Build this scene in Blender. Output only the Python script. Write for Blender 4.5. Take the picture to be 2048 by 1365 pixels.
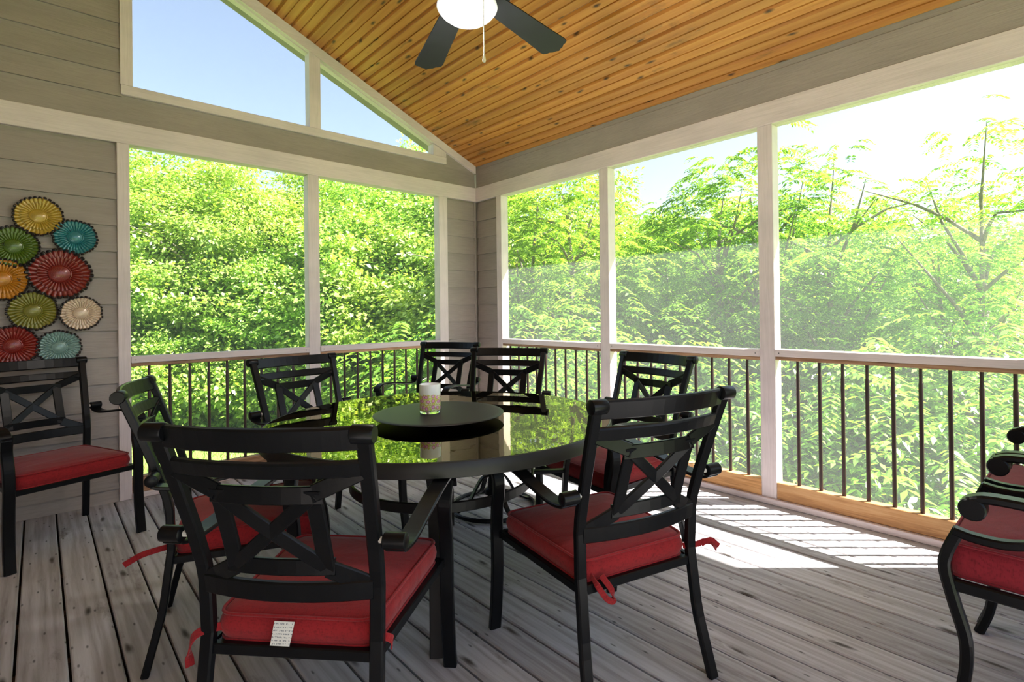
import bpy, bmesh, math, random
import numpy as np
from mathutils import Matrix, Vector

# ---------------------------------------------------------------- clearing
for o in list(bpy.data.objects):
    bpy.data.objects.remove(o, do_unlink=True)
S = bpy.context.scene
COL = S.collection
rnd = random.Random(7)
PI = math.pi

# ---------------------------------------------------------------- camera (level, shifted wide angle)
def look(yaw, pitch, roll):
    F = Vector((math.cos(yaw)*math.cos(pitch), math.sin(yaw)*math.cos(pitch), math.sin(pitch)))
    R = Vector((math.sin(yaw), -math.cos(yaw), 0))
    U = R.cross(F)
    return R*math.cos(roll)+U*math.sin(roll), -R*math.sin(roll)+U*math.cos(roll), F
cam = bpy.data.cameras.new('camera')
cam_o = bpy.data.objects.new('camera', cam)
COL.objects.link(cam_o)
R_, U_, F_ = look(0.8285, 0.00436, -0.01212)
M = Matrix((R_, U_, -F_)).transposed().to_4x4()
M.translation = Vector((-3.27532, -4.24639, 1.18402))
cam_o.matrix_world = M
cam.sensor_width = 36.0
cam.lens = 1054.4545/2048*36
cam.shift_x = (1024-1044.258)/2048
cam.shift_y = -(682.5-619.826)/2048
cam.clip_start = 0.02
cam.clip_end = 500
S.camera = cam_o

# ---------------------------------------------------------------- world, sun, exposure
S.view_settings.view_transform = 'Standard'
S.view_settings.look = 'None'
S.view_settings.gamma = 1.0
S.view_settings.use_curve_mapping = False
S.view_settings.exposure = 1.6
SUN_DIR = Vector((0.72, -0.695, 1.152)).normalized()
wd = bpy.data.worlds.new('sky')
S.world = wd
wd.use_nodes = True
wn = wd.node_tree.nodes
wl = wd.node_tree.links
wn.clear()
sky = wn.new('ShaderNodeTexSky')
sky.sky_type = 'NISHITA'
sky.sun_disc = False
sky.sun_elevation = math.asin(SUN_DIR.z)
sky.sun_rotation = math.atan2(SUN_DIR.x, SUN_DIR.y)
sky.air_density = 1.0
sky.dust_density = 1.3
sky.ozone_density = 1.0
bg = wn.new('ShaderNodeBackground')
bg.inputs['Strength'].default_value = 0.110
wo = wn.new('ShaderNodeOutputWorld')
hz = wn.new('ShaderNodeHueSaturation')
hz.inputs['Saturation'].default_value = 0.8
wl.new(sky.outputs[0], hz.inputs['Color'])
wl.new(hz.outputs[0], bg.inputs[0])
wl.new(bg.outputs[0], wo.inputs[0])
sun = bpy.data.lights.new('sun', 'SUN')
sun.energy = 9.5
sun.angle = 0.0093
sun.color = (1.0, 0.965, 0.92)
sun_o = bpy.data.objects.new('sun', sun)
COL.objects.link(sun_o)
sun_o.rotation_euler = SUN_DIR.to_track_quat('Z', 'Y').to_euler()

# ---------------------------------------------------------------- helpers
class MB:
    """collects shapes into one mesh"""
    def __init__(s):
        s.v = []; s.f = []; s.sm = []
    def add(s, vs, fs, smooth=False):
        n = len(s.v)
        s.v += [tuple(p) for p in vs]
        s.f += [tuple(i+n for i in f) for f in fs]
        s.sm += [smooth]*len(fs)
        return s
    def box(s, a, b, bev=0.0):
        """axis aligned box from corner a to corner b, chamfered by bev"""
        bm = bmesh.new()
        bmesh.ops.create_cube(bm, size=1)
        for q in bm.verts:
            q.co = Vector([a[i]+(q.co[i]+.5)*(b[i]-a[i]) for i in range(3)])
        if bev > 0:
            bmesh.ops.bevel(bm, geom=bm.edges[:], offset=bev, segments=1, affect='EDGES')
        bm.verts.index_update()
        s.add([q.co[:] for q in bm.verts], [[q.index for q in f.verts] for f in bm.faces])
        bm.free()
        return s
    def prism(s, poly, d0, d1, axis='y'):
        """polygon (2-D) extruded along axis between d0 and d1"""
        def P(u, w, d):
            return {'y': (u, d, w), 'x': (d, u, w), 'z': (u, w, d)}[axis]
        n = len(poly)
        vs = [P(u, w, d0) for u, w in poly]+[P(u, w, d1) for u, w in poly]
        fs = [tuple(range(n))[::-1], tuple(range(n, 2*n))]
        fs += [(i, (i+1) % n, n+(i+1) % n, n+i) for i in range(n)]
        return s.add(vs, fs)
    def sweep(s, path, sect, closed=False, smooth=True, up=(0, 0, 1), scales=None):
        """closed section (list of 2-D) swept along a 3-D path"""
        pts = [Vector(p) for p in path]
        n = len(pts); m = len(sect)
        up = Vector(up)
        vs = []
        for i, p in enumerate(pts):
            if closed:
                t = pts[(i+1) % n]-pts[i-1]
            else:
                t = pts[min(i+1, n-1)]-pts[max(i-1, 0)]
            t.normalize()
            a = t.cross(up)
            if a.length < 1e-4:
                a = t.cross(Vector((0, 1, 0)))
            a.normalize()
            b = a.cross(t)
            k = scales[i] if scales else 1.0
            for (x, y) in sect:
                vs.append(p+a*x*k+b*y*k)
        fs = []
        for i in range(n if closed else n-1):
            j = (i+1) % n
            for q in range(m):
                r = (q+1) % m
                fs.append((i*m+q, i*m+r, j*m+r, j*m+q))
        if not closed:
            fs.append(tuple(range(m))[::-1])
            fs.append(tuple((n-1)*m+q for q in range(m)))
        return s.add(vs, fs, smooth)
    def tube(s, path, r, n=8, closed=False, scales=None, up=(0, 0, 1)):
        return s.sweep(path, [(r*math.cos(2*PI*k/n), r*math.sin(2*PI*k/n)) for k in range(n)], closed, True, up, scales)
    def lathe(s, prof, n=32, c=(0, 0, 0), smooth=True):
        vs = []; fs = []
        for (r, z) in prof:
            for k in range(n):
                a = 2*PI*k/n
                vs.append((c[0]+r*math.cos(a), c[1]+r*math.sin(a), c[2]+z))
        for i in range(len(prof)-1):
            for k in range(n):
                q = (k+1) % n
                fs.append((i*n+k, i*n+q, (i+1)*n+q, (i+1)*n+k))
        if prof[0][0] > 1e-5:
            fs.append(tuple(range(n))[::-1])
        if prof[-1][0] > 1e-5:
            fs.append(tuple((len(prof)-1)*n+k for k in range(n)))
        return s.add(vs, fs, smooth)
    def mesh(s, name, mat):
        me = bpy.data.meshes.new(name)
        me.from_pydata(s.v, [], s.f)
        if s.sm:
            me.polygons.foreach_set('use_smooth', s.sm)
        bm = bmesh.new(); bm.from_mesh(me)
        bmesh.ops.remove_doubles(bm, verts=bm.verts[:], dist=1e-5)
        bmesh.ops.recalc_face_normals(bm, faces=bm.faces[:])
        for e in bm.edges:
            if len(e.link_faces) == 2 and e.calc_face_angle(0) > 0.72:
                e.smooth = False
        bm.to_mesh(me); bm.free()
        me.materials.append(mat)
        return me
    def build(s, name, mat, parent=None, loc=None, rot=None, sharp=False):
        me = s.mesh(name, mat)
        o = link(name, me, parent, loc, rot)
        return o

def link(name, me, parent=None, loc=None, rot=None):
    o = bpy.data.objects.new(name, me)
    COL.objects.link(o)
    if parent is not None:
        o.parent = parent
    if loc is not None:
        o.location = loc
    if rot is not None:
        o.rotation_euler = rot
    return o
def tag(o, label, cat, group=None):
    o['label'] = label
    o['category'] = cat
    if group:
        o['group'] = group
    return o
def thing(name, label, cat, loc=(0, 0, 0), rotz=0.0, group=None):
    o = bpy.data.objects.new(name, None)
    COL.objects.link(o)
    o.empty_display_size = 0.1
    o.location = loc
    o.rotation_euler = (0, 0, rotz)
    return tag(o, label, cat, group)
def struct(o):
    o['kind'] = 'structure'
    return o
def dup(root, loc, rotz, label, skip=()):
    r = root.copy(); COL.objects.link(r)
    r.location = loc; r.rotation_euler = (0, 0, rotz)
    r['label'] = label
    for ch in list(root.children):
        if ch.name.split('.')[0] in skip:
            continue
        c = ch.copy(); COL.objects.link(c); c.parent = r
        for g in list(ch.children):
            d = g.copy(); COL.objects.link(d); d.parent = c
    return r

# ---------------------------------------------------------------- materials
def new_mat(name):
    m = bpy.data.materials.new(name)
    m.use_nodes = True
    nt = m.node_tree
    for n in list(nt.nodes):
        nt.nodes.remove(n)
    out = nt.nodes.new('ShaderNodeOutputMaterial')
    return m, nt, out
def N(nt, t, **kw):
    n = nt.nodes.new(t)
    for k, v in kw.items():
        if k.startswith('i_'):
            key = k[2:]
            key = int(key) if key.isdigit() else key.replace('_', ' ')
            n.inputs[key].default_value = v
        else:
            setattr(n, k, v)
    return n
def ramp(nt, fac, stops):
    r = nt.nodes.new('ShaderNodeValToRGB')
    el = r.color_ramp.elements
    while len(el) > 1:
        el.remove(el[-1])
    el[0].position = stops[0][0]; el[0].color = (*stops[0][1], 1)
    for p, c in stops[1:]:
        e = el.new(p); e.color = (*c, 1)
    nt.links.new(fac, r.inputs[0])
    return r
def mixc(nt, fac, a, b, mode='MIX'):
    m = nt.nodes.new('ShaderNodeMix')
    m.data_type = 'RGBA'; m.blend_type = mode
    def put(i, x):
        if hasattr(x, 'links'):
            nt.links.new(x, m.inputs[i])
        else:
            m.inputs[i].default_value = x if not isinstance(x, tuple) or len(x) == 4 else (*x, 1)
    put(0, fac); put(6, a); put(7, b)
    return m.outputs[2]
def coords(nt, scale=(1, 1, 1), rand=True, src='Object'):
    tc = nt.nodes.new('ShaderNodeTexCoord')
    v = tc.outputs[src]
    if rand:
        oi = nt.nodes.new('ShaderNodeObjectInfo')
        mu = N(nt, 'ShaderNodeVectorMath', operation='MULTIPLY_ADD')
        cx = nt.nodes.new('ShaderNodeCombineXYZ')
        for k in range(3):
            nt.links.new(oi.outputs['Random'], cx.inputs[k])
        nt.links.new(cx.outputs[0], mu.inputs[0])
        mu.inputs[1].default_value = (37.0, 53.0, 71.0)
        nt.links.new(v, mu.inputs[2])
        v = mu.outputs[0]
    mp = nt.nodes.new('ShaderNodeVectorMath'); mp.operation = 'MULTIPLY'
    nt.links.new(v, mp.inputs[0])
    mp.inputs[1].default_value = scale
    return mp.outputs[0]
def noise(nt, vec, scale=5.0, detail=4.0, rough=0.55, dist=0.0):
    n = N(nt, 'ShaderNodeTexNoise')
    n.inputs['Scale'].default_value = scale
    n.inputs['Detail'].default_value = detail
    n.inputs['Roughness'].default_value = rough
    n.inputs['Distortion'].default_value = dist
    nt.links.new(vec, n.inputs['Vector'])
    return n.outputs[0]
def bump(nt, h, strength=0.3, dist=0.005):
    b = N(nt, 'ShaderNodeBump')
    b.inputs['Strength'].default_value = strength
    b.inputs['Distance'].default_value = dist
    nt.links.new(h, b.inputs['Height'])
    return b.outputs[0]
def principled(nt, out, color, rough=0.5, metallic=0.0, normal=None, spec=None, coat=None):
    p = N(nt, 'ShaderNodeBsdfPrincipled')
    if hasattr(color, 'links'):
        nt.links.new(color, p.inputs['Base Color'])
    else:
        p.inputs['Base Color'].default_value = (*color, 1)
    if hasattr(rough, 'links'):
        nt.links.new(rough, p.inputs['Roughness'])
    else:
        p.inputs['Roughness'].default_value = rough
    p.inputs['Metallic'].default_value = metallic
    if spec is not None:
        p.inputs['Specular IOR Level'].default_value = spec
    if coat is not None:
        p.inputs['Coat Weight'].default_value = coat
        p.inputs['Coat Roughness'].default_value = 0.1
    if normal is not None:
        nt.links.new(normal, p.inputs['Normal'])
    nt.links.new(p.outputs[0], out.inputs[0])
    return p

def mat_paint(name, col, col2, grain=(1.2, 40, 40), rough=0.55, bs=0.25):
    m, nt, out = new_mat(name)
    v = coords(nt, grain)
    g = noise(nt, v, 3.0, 5, 0.6, 1.2)
    big = noise(nt, coords(nt, (1.5, 3, 3)), 1.5, 3)
    c = ramp(nt, g, [(0.3, col2), (0.6, col)])
    d = ramp(nt, big, [(0.3, (0.88, 0.88, 0.88)), (0.7, (1.04, 1.03, 1.02))])
    cc = mixc(nt, 1.0, c.outputs[0], d.outputs[0], 'MULTIPLY')
    principled(nt, out, cc, rough, normal=bump(nt, g, bs, 0.004))
    return m
M_TRIM = mat_paint('trim_paint', (0.73, 0.635, 0.635), (0.63, 0.545, 0.54))
M_TRIM_V = mat_paint('trim_paint_upright', (0.73, 0.635, 0.635), (0.63, 0.545, 0.54), (40, 40, 1.2))
M_SIDING = mat_paint('siding_paint', (0.345, 0.298, 0.272), (0.30, 0.258, 0.236), (2.0, 40, 26), 0.6, 0.5)
M_FRIEZE = mat_paint('frieze_paint', (0.33, 0.31, 0.28), (0.29, 0.27, 0.24), (40, 1.5, 40), 0.5, 0.2)

def mat_wood(name, axis, stops, knots=None, dirt=None, rough=0.6, ring=9.0, bs=0.3, kscale=(9, 2.2), randv=0.25, specks=False, wavek=0.30, kr=0.10, kdrop=0.3):
    """long-grain wood, grain along axis (0 x, 1 y)"""
    m, nt, out = new_mat(name)
    sc = [1.0, 1.0, 1.0]; sc[axis] = 0.05
    v = coords(nt, tuple(sc))
    w = N(nt, 'ShaderNodeTexWave', wave_type='BANDS', bands_direction='X' if axis == 1 else 'Y')
    w.inputs['Scale'].default_value = ring
    w.inputs['Distortion'].default_value = 9.0
    w.inputs['Detail'].default_value = 3.0
    w.inputs['Detail Scale'].default_value = 2.2
    w.inputs['Detail Roughness'].default_value = 0.6
    nt.links.new(v, w.inputs[0])
    fine = noise(nt, v, 90.0, 6, 0.7)
    mid = noise(nt, v, 14.0, 4, 0.6, 0.8)
    a = N(nt, 'ShaderNodeMath', operation='MULTIPLY_ADD'); a.inputs[1].default_value = wavek
    nt.links.new(w.outputs[1], a.inputs[0])
    b = N(nt, 'ShaderNodeMath', operation='MULTIPLY_ADD'); b.inputs[1].default_value = 0.40
    nt.links.new(fine, b.inputs[0])
    mm = N(nt, 'ShaderNodeMath', operation='MULTIPLY'); mm.inputs[1].default_value = 0.42
    nt.links.new(mid, mm.inputs[0])
    nt.links.new(mm.outputs[0], b.inputs[2])
    nt.links.new(b.outputs[0], a.inputs[2])
    grain = a.outputs[0]
    c = ramp(nt, grain, stops).outputs[0]
    # board to board tone
    oi = N(nt, 'ShaderNodeObjectInfo')
    tone = N(nt, 'ShaderNodeMapRange')
    tone.inputs[3].default_value = 1-randv; tone.inputs[4].default_value = 1+randv*0.6
    nt.links.new(oi.outputs['Random'], tone.inputs[0])
    cx = N(nt, 'ShaderNodeCombineColor')
    for k in range(3):
        nt.links.new(tone.outputs[0], cx.inputs[k])
    c = mixc(nt, 1.0, c, cx.outputs[0], 'MULTIPLY')
    if knots:
        ks = [kscale[0]]*3; ks[axis] = kscale[1]; ks[2] = 0.0
        vo = N(nt, 'ShaderNodeTexVoronoi', feature='F1', voronoi_dimensions='2D')
        vo.inputs['Scale'].default_value = 1.0
        vo.inputs['Randomness'].default_value = 1.0
        wob = N(nt, 'ShaderNodeVectorMath', operation='MULTIPLY_ADD')
        wn_ = N(nt, 'ShaderNodeTexNoise'); wn_.inputs['Scale'].default_value = 3.0; wn_.inputs['Detail'].default_value = 3
        kv = coords(nt, tuple(ks))
        nt.links.new(kv, wn_.inputs['Vector']); nt.links.new(wn_.outputs[1], wob.inputs[0])
        wob.inputs[1].default_value = (0.16, 0.16, 0); nt.links.new(kv, wob.inputs[2])
        nt.links.new(wob.outputs[0], vo.inputs['Vector'])
        k = ramp(nt, vo.outputs['Distance'], [(0.0, (1, 1, 1)), (0.03, (0.9, 0.9, 0.9)), (kr, (0, 0, 0))])
        sx = N(nt, 'ShaderNodeSeparateXYZ'); nt.links.new(vo.outputs['Color'], sx.inputs[0])
        gt = N(nt, 'ShaderNodeMath', operation='GREATER_THAN'); gt.inputs[1].default_value = kdrop; nt.links.new(sx.outputs[0], gt.inputs[0])
        kk = N(nt, 'ShaderNodeMath', operation='MULTIPLY'); nt.links.new(k.outputs[0], kk.inputs[0]); nt.links.new(gt.outputs[0], kk.inputs[1])
        c = mixc(nt, kk.outputs[0], c, knots)
    if specks:
        ks = [13.0]*3; ks[axis] = 4.0; ks[2] = 0.0
        vo = N(nt, 'ShaderNodeTexVoronoi', feature='F1', voronoi_dimensions='2D')
        vo.inputs['Scale'].default_value = 1.0
        nt.links.new(coords(nt, tuple(ks)), vo.inputs['Vector'])
        k = ramp(nt, vo.outputs['Distance'], [(0.0, (0.85, 0.85, 0.85)), (0.035, (0.55, 0.55, 0.55)), (0.06, (0, 0, 0))])
        c = mixc(nt, k.outputs[0], c, (0.03, 0.026, 0.024))
    if dirt:
        ds = [7.0]*3; ds[axis] = 2.0
        dn = noise(nt, coords(nt, tuple(ds)), 1.0, 6, 0.72)
        k = ramp(nt, dn, [(0.58, (0, 0, 0)), (0.72, (0.75, 0.75, 0.75))])
        c = mixc(nt, k.outputs[0], c, dirt)
    principled(nt, out, c, rough, normal=bump(nt, grain, bs, 0.004))
    return m
M_DECK = mat_wood('weathered_deck_wood', 1, [(0.22, (0.17, 0.148, 0.142)), (0.38, (0.35, 0.33, 0.335)), (0.53, (0.475, 0.465, 0.485)), (0.68, (0.57, 0.568, 0.595))],
                  knots=(0.06, 0.048, 0.04), dirt=(0.12, 0.085, 0.062), rough=0.75, ring=6.5, kscale=(6.5, 1.5), randv=0.20, specks=True, wavek=0.13, kr=0.085, kdrop=0.55)
M_PINE = mat_wood('stained_pine', 1, [(0.22, (0.34, 0.115, 0.018)), (0.42, (0.47, 0.18, 0.034)), (0.64, (0.56, 0.245, 0.055))],
                  knots=(0.04, 0.015, 0.005), dirt=(0.07, 0.038, 0.014), rough=0.45, ring=4.5, kscale=(7.5, 2.6), randv=0.16, specks=False, wavek=0.16)
M_CEDAR_Y = mat_wood('cedar_grain_y', 1, [(0.3, (0.20, 0.085, 0.03)), (0.55, (0.44, 0.21, 0.08)), (0.75, (0.56, 0.30, 0.13))], dirt=(0.09, 0.045, 0.02), rough=0.6, ring=26)
M_CEDAR_BOUNCE = mat_wood('cedar_bounce_lit', 0, [(0.28, (0.30, 0.125, 0.035)), (0.48, (0.58, 0.29, 0.10)), (0.68, (0.70, 0.40, 0.17))], dirt=(0.10, 0.05, 0.02), rough=0.6, ring=16, wavek=0.2)  # brighter cedar for long-side bottom rails: floor bounce light put into the colour
M_CEDAR_X = mat_wood('cedar_grain_x', 0, [(0.3, (0.16, 0.08, 0.04)), (0.55, (0.36, 0.19, 0.10)), (0.75, (0.48, 0.28, 0.16))], dirt=(0.08, 0.045, 0.025), rough=0.6, ring=26)

def mat_metal(name, col, rough=0.42, spec=0.5, bs=0.06):
    m, nt, out = new_mat(name)
    n = noise(nt, coords(nt, (1, 1, 1)), 260, 2, 0.5)
    w = noise(nt, coords(nt, (1, 1, 1)), 9, 4, 0.6)
    c = ramp(nt, w, [(0.3, tuple(x*0.8 for x in col)), (0.7, tuple(x*1.25 for x in col))])
    principled(nt, out, c.outputs[0], rough, normal=bump(nt, n, bs, 0.002), spec=spec)
    return m
M_BLACK = mat_metal('black_powder_coat', (0.0040, 0.0044, 0.0054), 0.30, 0.20)
M_TABLE = mat_metal('dark_bronze_coat', (0.012, 0.010, 0.0095), 0.42, 0.4)
M_TRAY = mat_metal('tray_coat', (0.008, 0.0082, 0.0095), 0.45, 0.35, bs=0.25)
M_BALUSTER = mat_metal('baluster_bronze', (0.035, 0.014, 0.012), 0.45)
M_BLADE = mat_metal('fan_blade_coat', (0.008, 0.0085, 0.0105), 0.5, 0.35)
M_CHROME = mat_metal('brushed_nickel', (0.55, 0.52, 0.48), 0.3)

def mat_fabric(name, col):
    m, nt, out = new_mat(name)
    v = coords(nt, (1, 1, 1))
    a = noise(nt, coords(nt, (900, 90, 90)), 1.0, 2, 0.5)
    b = noise(nt, coords(nt, (90, 900, 90)), 1.0, 2, 0.5)
    big = noise(nt, v, 6, 4, 0.6)
    s = N(nt, 'ShaderNodeMath', operation='ADD')
    nt.links.new(a, s.inputs[0]); nt.links.new(b, s.inputs[1])
    c = ramp(nt, s.outputs[0], [(0.7, tuple(x*0.72 for x in col)), (1.25, tuple(x*1.25 for x in col))])
    d = ramp(nt, big, [(0.3, (0.85, 0.85, 0.85)), (0.7, (1.12, 1.1, 1.1))])
    cc = mixc(nt, 1.0, c.outputs[0], d.outputs[0], 'MULTIPLY')
    # folds and dents of the filling
    fold = noise(nt, coords(nt, (5, 9, 5)), 1.0, 3, 0.5, 0.6)
    n1 = N(nt, 'ShaderNodeBump'); n1.inputs['Strength'].default_value = 0.35; n1.inputs['Distance'].default_value = 0.02
    nt.links.new(fold, n1.inputs['Height'])
    n2 = N(nt, 'ShaderNodeBump'); n2.inputs['Strength'].default_value = 0.25; n2.inputs['Distance'].default_value = 0.001
    nt.links.new(s.outputs[0], n2.inputs['Height']); nt.links.new(n1.outputs[0], n2.inputs['Normal'])
    p = principled(nt, out, cc, 0.85, normal=n2.outputs[0], spec=0.2)
    p.inputs['Sheen Weight'].default_value = 0.15
    return m
M_RED = mat_fabric('red_canvas', (0.21, 0.0095, 0.012))
M_RED2 = mat_fabric('crimson_canvas', (0.175, 0.010, 0.018))

def mat_screen():
    m, nt, out = new_mat('insect_screen')
    tr = N(nt, 'ShaderNodeBsdfTransparent')
    di = N(nt, 'ShaderNodeBsdfDiffuse'); di.inputs[0].default_value = (0.30, 0.31, 0.32, 1)
    tl = N(nt, 'ShaderNodeBsdfTranslucent'); tl.inputs[0].default_value = (0.80, 0.84, 0.83, 1)
    m1 = N(nt, 'ShaderNodeMixShader'); m1.inputs[0].default_value = 0.5
    nt.links.new(di.outputs[0], m1.inputs[1]); nt.links.new(tl.outputs[0], m1.inputs[2])
    # fine weave: slight uneven cover
    v = coords(nt, (1, 1, 1), rand=False)
    n = noise(nt, v, 6, 3)
    r = N(nt, 'ShaderNodeMapRange'); r.inputs[3].default_value = 0.09; r.inputs[4].default_value = 0.13
    nt.links.new(n, r.inputs[0])
    m2 = N(nt, 'ShaderNodeMixShader')
    nt.links.new(r.outputs[0], m2.inputs[0])
    nt.links.new(tr.outputs[0], m2.inputs[1]); nt.links.new(m1.outputs[0], m2.inputs[2])
    nt.links.new(m2.outputs[0], out.inputs[0])
    return m
M_SCREEN = mat_screen()

def mat_table_glass():
    m, nt, out = new_mat('bronze_tinted_glass')
    v = coords(nt, (1, 1, 1), rand=False, src='Object')
    n = noise(nt, v, 11, 2, 0.4)
    nb = bump(nt, n, 0.06, 0.004)
    gl = N(nt, 'ShaderNodeBsdfGlossy'); gl.inputs['Roughness'].default_value = 0.012
    gl.inputs[0].default_value = (1.0, 0.93, 0.70, 1)
    nt.links.new(nb, gl.inputs['Normal'])
    tr = N(nt, 'ShaderNodeBsdfTransparent'); tr.inputs[0].default_value = (0.16, 0.10, 0.065, 1)
    fr = N(nt, 'ShaderNodeFresnel'); fr.inputs[0].default_value = 2.3
    mx = N(nt, 'ShaderNodeMixShader')
    nt.links.new(fr.outputs[0], mx.inputs[0])
    nt.links.new(tr.outputs[0], mx.inputs[1]); nt.links.new(gl.outputs[0], mx.inputs[2])
    nt.links.new(mx.outputs[0], out.inputs[0])
    return m
M_TGLASS = mat_table_glass()

def mat_leaf(name, dark, light, trans, tmix=0.34):
    m, nt, out = new_mat(name)
    g = N(nt, 'ShaderNodeNewGeometry')
    oi = N(nt, 'ShaderNodeObjectInfo')
    c = ramp(nt, g.outputs['Random Per Island'], [(0.0, dark), (0.6, tuple((a+b)/2 for a, b in zip(dark, light))), (1.0, light)]).outputs[0]
    hs = N(nt, 'ShaderNodeHueSaturation')
    mr = N(nt, 'ShaderNodeMapRange'); mr.inputs[3].default_value = 0.485; mr.inputs[4].default_value = 0.512
    nt.links.new(oi.outputs['Random'], mr.inputs[0]); nt.links.new(mr.outputs[0], hs.inputs['Hue'])
    nt.links.new(c, hs.inputs['Color'])
    vr = N(nt, 'ShaderNodeMapRange'); vr.inputs[3].default_value = 0.78; vr.inputs[4].default_value = 1.18
    fr = N(nt, 'ShaderNodeMath', operation='FRACT'); ml = N(nt, 'ShaderNodeMath', operation='MULTIPLY'); ml.inputs[1].default_value = 17.3
    nt.links.new(oi.outputs['Random'], ml.inputs[0]); nt.links.new(ml.outputs[0], fr.inputs[0]); nt.links.new(fr.outputs[0], vr.inputs[0]); nt.links.new(vr.outputs[0], hs.inputs['Value'])
    c = hs.outputs[0]
    di = N(nt, 'ShaderNodeBsdfDiffuse'); nt.links.new(c, di.inputs[0])
    tl = N(nt, 'ShaderNodeBsdfTranslucent')
    tc = mixc(nt, 1.0, c, trans, 'MULTIPLY')
    nt.links.new(tc, tl.inputs[0])
    mx = N(nt, 'ShaderNodeMixShader'); mx.inputs[0].default_value = tmix
    nt.links.new(di.outputs[0], mx.inputs[1]); nt.links.new(tl.outputs[0], mx.inputs[2])
    gl = N(nt, 'ShaderNodeBsdfGlossy'); gl.inputs['Roughness'].default_value = 0.35
    m3 = N(nt, 'ShaderNodeMixShader'); m3.inputs[0].default_value = 0.05
    nt.links.new(mx.outputs[0], m3.inputs[1]); nt.links.new(gl.outputs[0], m3.inputs[2])
    nt.links.new(m3.outputs[0], out.inputs[0])
    return m
M_LEAF = mat_leaf('broad_leaves', (0.12, 0.24, 0.025), (0.55, 0.74, 0.17), (1.4, 1.4, 0.6))
M_LEAF2 = mat_leaf('feathered_leaves', (0.11, 0.235, 0.028), (0.35, 0.54, 0.095), (1.55, 1.6, 0.65), 0.54)
M_GRASS = mat_leaf('lawn_blades', (0.14, 0.27, 0.03), (0.34, 0.50, 0.08), (1.2, 1.2, 0.6))

def mat_simple(name, col, rough=0.7, var=0.3, scale=4.0, bs=0.3):
    m, nt, out = new_mat(name)
    n = noise(nt, coords(nt, (1, 1, 1), rand=False), scale, 6, 0.65)
    c = ramp(nt, n, [(0.3, tuple(x*(1-var) for x in col)), (0.7, tuple(x*(1+var) for x in col))])
    principled(nt, out, c.outputs[0], rough, normal=bump(nt, n, bs, 0.02))
    return m
M_BARK = mat_simple('bark', (0.22, 0.18, 0.145), 0.9, 0.4, 14.0, 0.6)
M_GROUND = mat_simple('ground_cover', (0.16, 0.26, 0.045), 0.95, 0.45, 1.6)
M_ROOF = mat_simple('roof_board', (0.30, 0.26, 0.22), 0.8, 0.2)
M_DARK = mat_simple('dark_joist', (0.11, 0.06, 0.032), 0.9, 0.3)

# ---------------------------------------------------------------- dimensions
SL = 0.434                     # slope of the ceiling
ZC = 2.664                     # ceiling height over the long wall
XR = -2.40                     # ridge
XW = -4.80                     # house side
YB = -6.0
ZH0, ZH1 = 2.307, 2.446        # header band
def zceil(x):
    return ZC-SL*x if x > XR else ZC-SL*XR-SL*(XR-x)

# ---------------------------------------------------------------- ground outside
def gz(x, y):
    # lawn level beyond the gable wall, falling away steeply past the long wall
    fall = max(0.0, x+0.6*max(0.0, y)*0.25-1.0)
    return -1.15-0.30*min(fall, 9.0)-0.03*max(0, y-4)+0.10*math.sin(x*0.5)*math.cos(y*0.4)
mb = MB()
gx = [-60+1.5*i if i < 30 else -15+1.0*(i-30) for i in range(30)]+[-15+1.0*i for i in range(46)]+[32+3.0*i for i in range(20)]
gy = [-40+2.0*i for i in range(18)]+[-4+1.0*i for i in range(40)]+[37+3*i for i in range(14)]
vs = [(x, y, gz(x, y)) for x in gx for y in gy]
ny = len(gy)
fs = [(i*ny+j, (i+1)*ny+j, (i+1)*ny+j+1, i*ny+j+1) for i in range(len(gx)-1) for j in range(ny-1)]
mb.add(vs, fs, True)
struct(mb.build('ground', M_GROUND))

# ---------------------------------------------------------------- floor
floor = struct(bpy.data.objects.new('floor', None)); COL.objects.link(floor)
PITCH = 0.1390
bm_ = MB().box((-PITCH/2+0.0042, -3.04, -0.026), (PITCH/2-0.0042, 3.04, 0.0), 0.0045)
deck_me = bm_.mesh('deck_board', M_DECK)
x0 = -3.065
k0 = int(math.floor((XW-x0)/PITCH)); k1 = int(math.ceil((0.0-x0)/PITCH))
for k in range(k0, k1):
    xc = x0+(k+0.5)*PITCH
    o = link('deck_board', deck_me, floor, (xc, -2.99, rnd.uniform(-0.0012, 0.0)))
for j in range(14):
    MB().box((XW, -5.9+j*0.41, -0.22), (0.06, -5.86+j*0.41, -0.0275), 0.0).build('joist', M_DARK, floor)
struct(MB().box((XW, -6.05, -0.32), (0.10, 0.12, -0.225)).build('trim_20', M_DARK))

struct(MB().box((XW, 0.053, -0.32), (0.10, 0.09, -0.002)).build('trim_22', M_DARK))
struct(MB().box((0.065, YB, -0.32), (0.10, 0.053, -0.002)).build('trim_23', M_DARK))
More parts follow.
